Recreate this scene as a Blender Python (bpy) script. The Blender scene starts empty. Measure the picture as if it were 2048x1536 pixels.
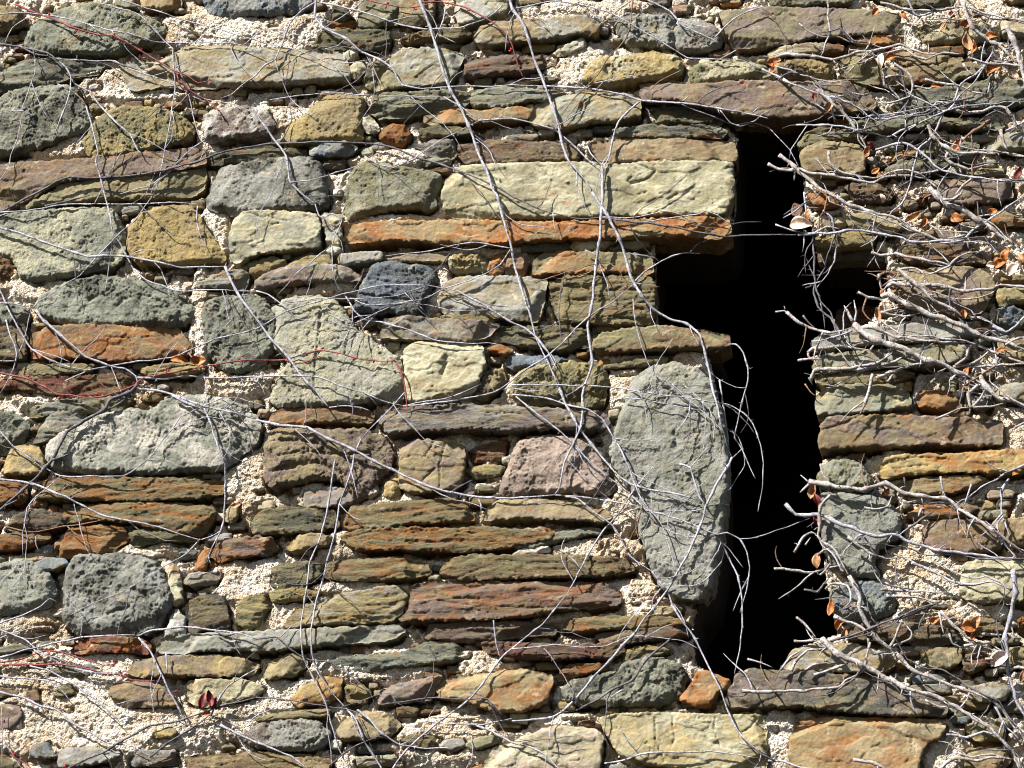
import bpy, math, random
import numpy as np
from mathutils import Vector

random.seed(7)
C = bpy.context.scene.collection

# ------------------------------------------------------------------ camera geometry
ELEV = math.radians(18.0)      # the photographer stands below and looks up at the wall
DIST = 14.5
SCALE = 500.0                  # photo pixels per metre at the middle of the wall
ZC = 5.35
FPX = SCALE * DIST
YAW = math.radians(8.0)        # and a little to the right of the slit
FWD = np.array([-math.sin(YAW) * math.cos(ELEV), math.cos(YAW) * math.cos(ELEV), math.sin(ELEV)])
RGT = np.array([math.cos(YAW), math.sin(YAW), 0.0])
UPV = np.cross(RGT, FWD)
CAM = np.array([0.0, 0.0, ZC]) - DIST * FWD

def wall_xz(p, h=0.0):
    """photo pixels (N,2) -> wall coordinates (x, z) on the plane h metres in front of the wall face"""
    p = np.asarray(p, float)
    a = (p[:, 0] - 1024.0) / FPX
    b = -(p[:, 1] - 768.0) / FPX
    d = FWD[None] + a[:, None] * RGT[None] + b[:, None] * UPV[None]
    h = np.broadcast_to(np.asarray(h, float), a.shape)
    t = (-h - CAM[1]) / d[:, 1]
    q = CAM[None] + t[:, None] * d
    return np.stack([q[:, 0], q[:, 2]], 1)

def pts(s):
    return [tuple(float(v) for v in q.split(',')) for q in s.split()]

# ------------------------------------------------------------------ noise
def _hash(ix, iy, seed):
    n = (ix.astype(np.int64) * 374761393 + iy.astype(np.int64) * 668265263 + seed * 1442695041) & 0xFFFFFFFF
    n = ((n ^ (n >> 13)) * 1274126177) & 0xFFFFFFFF
    n = ((n ^ (n >> 16)) * 2246822519) & 0xFFFFFFFF
    return (n ^ (n >> 15)) & 0xFFFFFFFF

def noise2(x, y, seed=0):
    x = np.asarray(x, float); y = np.asarray(y, float)
    ix = np.floor(x); iy = np.floor(y)
    fx = x - ix; fy = y - iy
    ix = ix.astype(np.int64); iy = iy.astype(np.int64)
    def g(dx, dy):
        a = _hash(ix + dx, iy + dy, seed).astype(float) * (2 * math.pi / 4294967296.0)
        return np.cos(a) * (fx - dx) + np.sin(a) * (fy - dy)
    u = fx * fx * fx * (fx * (fx * 6 - 15) + 10)
    v = fy * fy * fy * (fy * (fy * 6 - 15) + 10)
    a = g(0, 0) * (1 - u) + g(1, 0) * u
    b = g(0, 1) * (1 - u) + g(1, 1) * u
    return (a * (1 - v) + b * v) * 1.5

def fbm(x, y, seed=0, octv=4, gain=0.5):
    s = 0.0; amp = 1.0
    for k in range(octv):
        s = s + amp * noise2(x, y, seed + 17 * k)
        x = x * 2.03 + 11.3; y = y * 2.03 + 7.1; amp *= gain
    return s

def sstep(a, b, x):
    t = np.clip((x - a) / (b - a), 0, 1)
    return t * t * (3 - 2 * t)

# ------------------------------------------------------------------ outlines
def chaikin(p, r, n=1):
    p = np.asarray(p, float)
    for _ in range(n):
        q = np.roll(p, -1, 0)
        p = np.stack([p * (1 - r) + q * r, p * r + q * (1 - r)], 1).reshape(-1, 2)
    return p

def densify(p, step):
    out = []
    n = len(p)
    for i in range(n):
        a, b = p[i], p[(i + 1) % n]
        k = max(1, int(np.hypot(*(b - a)) / step))
        for j in range(k):
            out.append(a + (b - a) * j / k)
    return np.array(out)

def sdf_poly(X, Z, poly):
    """signed distance, positive inside"""
    sh = X.shape
    P = np.stack([X.ravel(), Z.ravel()], 1)
    best = np.full(len(P), 1e9)
    inside = np.zeros(len(P), bool)
    n = len(poly)
    for i in range(n):
        a = poly[i]; b = poly[(i + 1) % n]
        e = b - a
        w = P - a
        t = np.clip((w @ e) / max(e @ e, 1e-12), 0, 1)
        d = w - t[:, None] * e
        best = np.minimum(best, (d * d).sum(1))
        c = (a[1] > P[:, 1]) != (b[1] > P[:, 1])
        if c.any():
            xs = a[0] + (P[:, 1] - a[1]) * e[0] / (e[1] if abs(e[1]) > 1e-12 else 1e-12)
            inside ^= c & (P[:, 0] < xs)
    s = np.sqrt(best)
    return np.where(inside, s, -s).reshape(sh)

# ------------------------------------------------------------------ mesh helpers
def mesh_from(name, V, Q, mats, matidx=None, attrs=None, smooth=True):
    me = bpy.data.meshes.new(name)
    V = np.asarray(V, np.float32); Q = np.asarray(Q, np.int32)
    k = Q.shape[1]
    me.vertices.add(len(V)); me.vertices.foreach_set('co', V.ravel())
    me.loops.add(Q.size); me.loops.foreach_set('vertex_index', Q.ravel())
    me.polygons.add(len(Q))
    me.polygons.foreach_set('loop_start', np.arange(0, Q.size, k, dtype=np.int32))
    me.polygons.foreach_set('loop_total', np.full(len(Q), k, np.int32))
    me.polygons.foreach_set('use_smooth', np.full(len(Q), smooth, bool))
    for m in mats: me.materials.append(m)
    if matidx is not None:
        me.polygons.foreach_set('material_index', np.asarray(matidx, np.int32))
    for an, arr in (attrs or {}).items():
        at = me.attributes.new(an, 'FLOAT_COLOR', 'POINT')
        at.data.foreach_set('color', np.asarray(arr, np.float32).ravel())
    me.update(); me.validate()
    return me

def link(name, me, parent=None, loc=(0, 0, 0), label=None):
    o = bpy.data.objects.new(name, me); C.objects.link(o)
    o.location = loc
    if parent is not None: o.parent = parent
    if label: o['label'] = label
    return o

def thing(name, label, cat, loc, group=None):
    o = bpy.data.objects.new(name, None); C.objects.link(o)
    o.location = loc; o['label'] = label; o['category'] = cat
    o.empty_display_size = 0.1
    if group: o['group'] = group
    return o

# ------------------------------------------------------------------ materials
def newmat(name):
    m = bpy.data.materials.new(name); m.use_nodes = True
    nt = m.node_tree
    for n in list(nt.nodes): nt.nodes.remove(n)
    out = nt.nodes.new('ShaderNodeOutputMaterial')
    b = nt.nodes.new('ShaderNodeBsdfPrincipled')
    nt.links.new(b.outputs[0], out.inputs[0])
    b.inputs['Specular IOR Level'].default_value = 0.25
    return m, nt, b

class NB:
    """small helper for wiring nodes"""
    def __init__(s, nt): s.nt = nt
    def n(s, t, **kw):
        x = s.nt.nodes.new(t)
        for k, v in kw.items(): setattr(x, k, v)
        return x
    def put(s, sock, v):
        if isinstance(v, bpy.types.NodeSocket): s.nt.links.new(v, sock)
        else: sock.default_value = v
    def math(s, op, a, b=0.0, c=None, clamp=False):
        x = s.n('ShaderNodeMath', operation=op); x.use_clamp = clamp
        s.put(x.inputs[0], a); s.put(x.inputs[1], b)
        if c is not None: s.put(x.inputs[2], c)
        return x.outputs[0]
    def noise(s, vec, scale, detail=4, rough=0.55, dist=0.0):
        x = s.n('ShaderNodeTexNoise'); s.put(x.inputs['Vector'], vec)
        x.inputs['Scale'].default_value = scale; x.inputs['Detail'].default_value = detail
        x.inputs['Roughness'].default_value = rough; x.inputs['Distortion'].default_value = dist
        return x.outputs['Fac']
    def voro(s, vec, scale, feature='F1'):
        x = s.n('ShaderNodeTexVoronoi', feature=feature); s.put(x.inputs['Vector'], vec)
        x.inputs['Scale'].default_value = scale
        return x
    def ramp(s, f, lo, hi):
        x = s.n('ShaderNodeMapRange'); x.interpolation_type = 'SMOOTHSTEP'
        s.put(x.inputs[0], f); x.inputs[1].default_value = lo; x.inputs[2].default_value = hi
        return x.outputs[0]
    def mix(s, f, a, b, mode='MIX'):
        x = s.n('ShaderNodeMix', data_type='RGBA', blend_type=mode)
        s.put(x.inputs[0], f); s.put(x.inputs[6], a); s.put(x.inputs[7], b)
        return x.outputs[2]
    def vmul(s, v, k):
        x = s.n('ShaderNodeVectorMath', operation='MULTIPLY'); s.put(x.inputs[0], v); x.inputs[1].default_value = k
        return x.outputs[0]
    def vadd(s, v, w):
        x = s.n('ShaderNodeVectorMath', operation='ADD'); s.put(x.inputs[0], v); s.put(x.inputs[1], w)
        return x.outputs[0]
    def hsv(s, col, val, sat=1.0):
        x = s.n('ShaderNodeHueSaturation'); s.put(x.inputs['Color'], col); s.put(x.inputs['Value'], val); s.put(x.inputs['Saturation'], sat)
        return x.outputs[0]

KALB = 1.75
def lin(c):
    c = c / 255.0
    return c / 12.92 if c <= 0.04045 else ((c + 0.055) / 1.055) ** 2.4
def alb(rgb):
    return tuple(lin(v) / KALB for v in rgb)

PAL = dict(
    ol=(134, 128, 97), gn=(153, 154, 138), gy=(168, 167, 158), bg=(120, 131, 142), tn=(164, 147, 112),
    br=(126, 103, 78), ru=(162, 106, 62), cr=(204, 197, 166), pu=(128, 112, 104), rd=(112, 66, 54),
    pk=(202, 180, 164), dk=(84, 83, 74), yl=(184, 162, 112), wh=(240, 233, 220))

def stone_mat(name, kind):
    m, nt, b = newmat(name); N = NB(nt)
    geo = N.n('ShaderNodeNewGeometry')
    a1 = N.n('ShaderNodeAttribute', attribute_name='tone'); a2 = N.n('ShaderNodeAttribute', attribute_name='stain')
    off = N.n('ShaderNodeCombineXYZ')
    for i, k in enumerate((37.0, 91.0, 53.0)):
        N.put(off.inputs[i], N.math('MULTIPLY', a1.outputs['Alpha'], k))
    pos = N.vadd(geo.outputs['Position'], off.outputs[0])
    st = {'s': (1.0, 1.0, 5.5), 'f': (1.0, 1.0, 1.9), 'r': (1.0, 1.0, 1.0)}[kind]
    ps = N.vmul(pos, st)
    big = N.noise(ps, 6.0 if kind != 'r' else 7.0, 5, 0.62, 0.6)
    mid = N.noise(ps, 26.0, 5, 0.65)
    fine = N.noise(pos, 120.0, 5, 0.75)
    grain = N.noise(pos, 520.0, 2, 0.6)
    f = N.ramp(N.math('ADD', N.math('MULTIPLY', big, 0.75), N.math('MULTIPLY', mid, 0.25)), 0.43, 0.58)
    f = N.math('MULTIPLY', f, a2.outputs['Alpha'])
    col = N.mix(f, a1.outputs['Color'], a2.outputs['Color'])
    # iron staining along the bedding on the slates
    if kind in 'sf':
        r = N.ramp(N.noise(N.vmul(pos, (1.0, 1.0, 3.5)), 9.0, 6, 0.72, 0.8), 0.545, 0.66)
        col = N.mix(N.math('MULTIPLY', r, 0.62 if kind == 's' else 0.46), col, (*alb((174, 106, 46)), 1))
        r2 = N.ramp(N.noise(N.vmul(pos, (1.0, 1.0, 2.0)), 11.0, 6, 0.7, 0.7), 0.54, 0.66)
        col = N.mix(N.math('MULTIPLY', r2, 0.6), col, (*alb((84, 78, 64)), 1))
    else:
        r = N.ramp(N.noise(pos, 20.0, 5, 0.7), 0.57, 0.70)
        col = N.mix(N.math('MULTIPLY', r, 0.32), col, (*alb((190, 172, 128)), 1))
        sp = N.ramp(N.noise(pos, 190.0, 3, 0.75), 0.56, 0.64)
        col = N.mix(N.math('MULTIPLY', sp, 0.6), col, (*alb((214, 204, 172)), 1))
        dp = N.ramp(N.noise(N.vadd(pos, (3.1, 1.7, 9.2)), 250.0, 3, 0.75), 0.57, 0.66)
        col = N.mix(N.math('MULTIPLY', dp, 0.5), col, (*alb((66, 66, 54)), 1))
    if kind in 'sf':
        g1 = N.ramp(N.noise(N.vadd(N.vmul(pos, (1.0, 1.0, 2.2)), (4.4, 0.3, 6.6)), 7.0, 6, 0.72, 0.9), 0.47, 0.60)
        col = N.mix(N.math('MULTIPLY', g1, 0.5), col, (*alb((150, 138, 98)), 1))
        g2 = N.ramp(N.noise(N.vadd(N.vmul(pos, (1.0, 1.0, 2.6)), (1.4, 5.3, 2.6)), 12.0, 6, 0.75, 0.6), 0.55, 0.66)
        col = N.mix(N.math('MULTIPLY', g2, 0.55), col, (*alb((126, 120, 106)), 1))
        wsp = N.ramp(N.noise(pos, 300.0, 2, 0.6), 0.64, 0.70)
        col = N.mix(N.math('MULTIPLY', wsp, 0.6), col, (*alb((226, 220, 204)), 1))
    # grime, smeared lime and damp marks that run on from stone to stone
    wp = geo.outputs['Position']
    gr = N.ramp(N.noise(N.vmul(wp, (1.0, 1.0, 0.6)), 3.4, 6, 0.72, 0.5), 0.50, 0.64)
    col = N.mix(N.math('MULTIPLY', gr, 0.32), col, (*alb((98, 94, 84)), 1))
    sm = N.ramp(N.noise(wp, 10.0, 7, 0.78, 0.4), 0.585, 0.635)
    col = N.mix(N.math('MULTIPLY', sm, 0.5), col, (*alb((216, 200, 170)), 1))
    # small crusts of pale and ochre lichen
    lc = N.ramp(N.noise(N.vadd(pos, (8.0, 2.0, 5.0)), 34.0, 5, 0.75), 0.66, 0.70)
    col = N.mix(N.math('MULTIPLY', lc, 0.5), col, (*alb((196, 190, 158)), 1))
    lo = N.ramp(N.noise(N.vadd(pos, (2.0, 6.0, 1.0)), 27.0, 5, 0.78), 0.665, 0.70)
    col = N.mix(N.math('MULTIPLY', lo, 0.65), col, (*alb((196, 156, 66)), 1))
    v = N.math('ADD', 0.25, N.math('ADD', N.math('MULTIPLY', mid, 0.62), N.math('MULTIPLY', fine, 0.70)))
    v = N.math('ADD', v, N.math('MULTIPLY', N.math('SUBTRACT', grain, 0.5), 0.7 if kind == 'r' else 0.5))
    v = N.math('ADD', v, 0.17 if kind == 'r' else (0.02 if kind == 's' else 0.08))
    col = N.hsv(col, v, 1.1)
    nt.links.new(col, b.inputs['Base Color'])
    b.inputs['Roughness'].default_value = 0.82 if kind != 'f' else 0.72
    hgt = N.math('ADD', N.math('MULTIPLY', fine, 1.0), N.math('MULTIPLY', grain, 0.35))
    if kind == 's':
        hgt = N.math('ADD', hgt, N.math('MULTIPLY', N.noise(N.vmul(pos, (1, 1, 6.0)), 60.0, 4, 0.7), 1.2))
    bp = N.n('ShaderNodeBump'); bp.inputs['Strength'].default_value = {'s': 0.9, 'f': 0.7, 'r': 1.0}[kind]
    bp.inputs['Distance'].default_value = {'s': 0.007, 'f': 0.005, 'r': 0.011}[kind]
    nt.links.new(hgt, bp.inputs['Height']); nt.links.new(bp.outputs[0], b.inputs['Normal'])
    return m

MAT = {k: stone_mat(n, k) for k, n in (('s', 'layered_slate'), ('f', 'split_sandstone'), ('r', 'rough_fieldstone'))}

def mortar_mat():
    m, nt, b = newmat('lime_mortar'); N = NB(nt)
    geo = N.n('ShaderNodeNewGeometry'); pos = geo.outputs['Position']
    big = N.noise(pos, 4.0, 5, 0.65, 0.4); mid = N.noise(pos, 30.0, 4, 0.65)
    col = N.mix(N.ramp(big, 0.42, 0.62), (0.62, 0.55, 0.45, 1), (0.50, 0.385, 0.26, 1))
    col = N.mix(N.math('MULTIPLY', N.ramp(mid, 0.5, 0.68), 0.5), col, (*alb((212, 178, 134)), 1))
    col = N.mix(N.math('MULTIPLY', N.ramp(N.noise(pos, 11.0, 5, 0.7), 0.53, 0.66), 0.6), col, (*alb((168, 142, 100)), 1))
    gr = N.ramp(N.noise(N.vmul(pos, (1.0, 1.0, 0.6)), 3.4, 6, 0.72, 0.5), 0.52, 0.66)
    col = N.mix(N.math('MULTIPLY', gr, 0.4), col, (*alb((128, 116, 96)), 1))
    ly = N.ramp(N.noise(N.vadd(pos, (2.0, 6.0, 1.0)), 19.0, 5, 0.78), 0.64, 0.69)
    col = N.mix(N.math('MULTIPLY', ly, 0.6), col, (*alb((150, 134, 70)), 1))
    vo = N.voro(pos, 150.0)
    rc = N.math('MULTIPLY', vo.outputs['Color'], 1.0)
    col = N.hsv(col, N.math('ADD', 0.70, N.math('MULTIPLY', rc, 0.6)))
    sp = N.ramp(N.noise(pos, 150.0, 2, 0.5), 0.62, 0.68)
    col = N.mix(N.math('MULTIPLY', sp, 0.6), col, (*alb((150, 96, 58)), 1))
    nt.links.new(col, b.inputs['Base Color'])
    b.inputs['Roughness'].default_value = 0.95
    h = N.math('SUBTRACT', N.math('MULTIPLY', N.noise(pos, 120.0, 4, 0.7), 1.4), vo.outputs['Distance'])
    bp = N.n('ShaderNodeBump'); bp.inputs['Strength'].default_value = 1.0; bp.inputs['Distance'].default_value = 0.007
    nt.links.new(h, bp.inputs['Height']); nt.links.new(bp.outputs[0], b.inputs['Normal'])
    return m
MAT_MORTAR = mortar_mat()

def bark_mat(name, c1, c2, c3, rough=0.7):
    m, nt, b = newmat(name); N = NB(nt)
    geo = N.n('ShaderNodeNewGeometry'); pos = geo.outputs['Position']
    n1 = N.noise(pos, 28.0, 4, 0.65); n2 = N.noise(N.vmul(pos, (1, 1, 1)), 130.0, 5, 0.75)
    col = N.mix(N.ramp(n1, 0.42, 0.62), (*alb(c1), 1), (*alb(c2), 1))
    col = N.mix(N.math('MULTIPLY', N.ramp(n2, 0.50, 0.62), 0.85), col, (*alb(c3), 1))
    nt.links.new(col, b.inputs['Base Color']); b.inputs['Roughness'].default_value = rough
    bp = N.n('ShaderNodeBump'); bp.inputs['Strength'].default_value = 0.9; bp.inputs['Distance'].default_value = 0.005
    nt.links.new(n2, bp.inputs['Height']); nt.links.new(bp.outputs[0], b.inputs['Normal'])
    return m
BARK = dict(
    g=bark_mat('grey_vine_bark', (214, 211, 220), (172, 168, 175), (92, 85, 86)),
    d=bark_mat('dark_vine_bark', (118, 112, 116), (82, 76, 78), (160, 154, 156)),
    t=bark_mat('weathered_vine_bark', (216, 209, 206), (168, 154, 142), (92, 72, 58)),
    b=bark_mat('brown_twig_bark', (166, 132, 106), (132, 100, 78), (96, 74, 58)),
    r=bark_mat('red_shoot_bark', (176, 84, 84), (132, 62, 56), (96, 66, 56), 0.5))

def leaf_mat(name, c1, c2):
    m, nt, b = newmat(name); N = NB(nt)
    geo = N.n('ShaderNodeNewGeometry'); pos = geo.outputs['Position']
    col = N.mix(N.ramp(N.noise(pos, 60.0, 4, 0.6), 0.4, 0.62), (*alb(c1), 1), (*alb(c2), 1))
    nt.links.new(col, b.inputs['Base Color']); b.inputs['Roughness'].default_value = 0.55
    return m
LEAFM = dict(o=leaf_mat('orange_dry_leaf', (212, 134, 66), (146, 82, 46)), w=leaf_mat('bleached_dry_leaf', (246, 226, 204), (214, 176, 148)),
             m=leaf_mat('maroon_dry_leaf', (140, 44, 34), (88, 30, 26)), t=leaf_mat('tan_dry_leaf', (206, 158, 110), (150, 100, 66)),
             r=leaf_mat('red_bud', (206, 60, 66), (150, 40, 44)))
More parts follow.
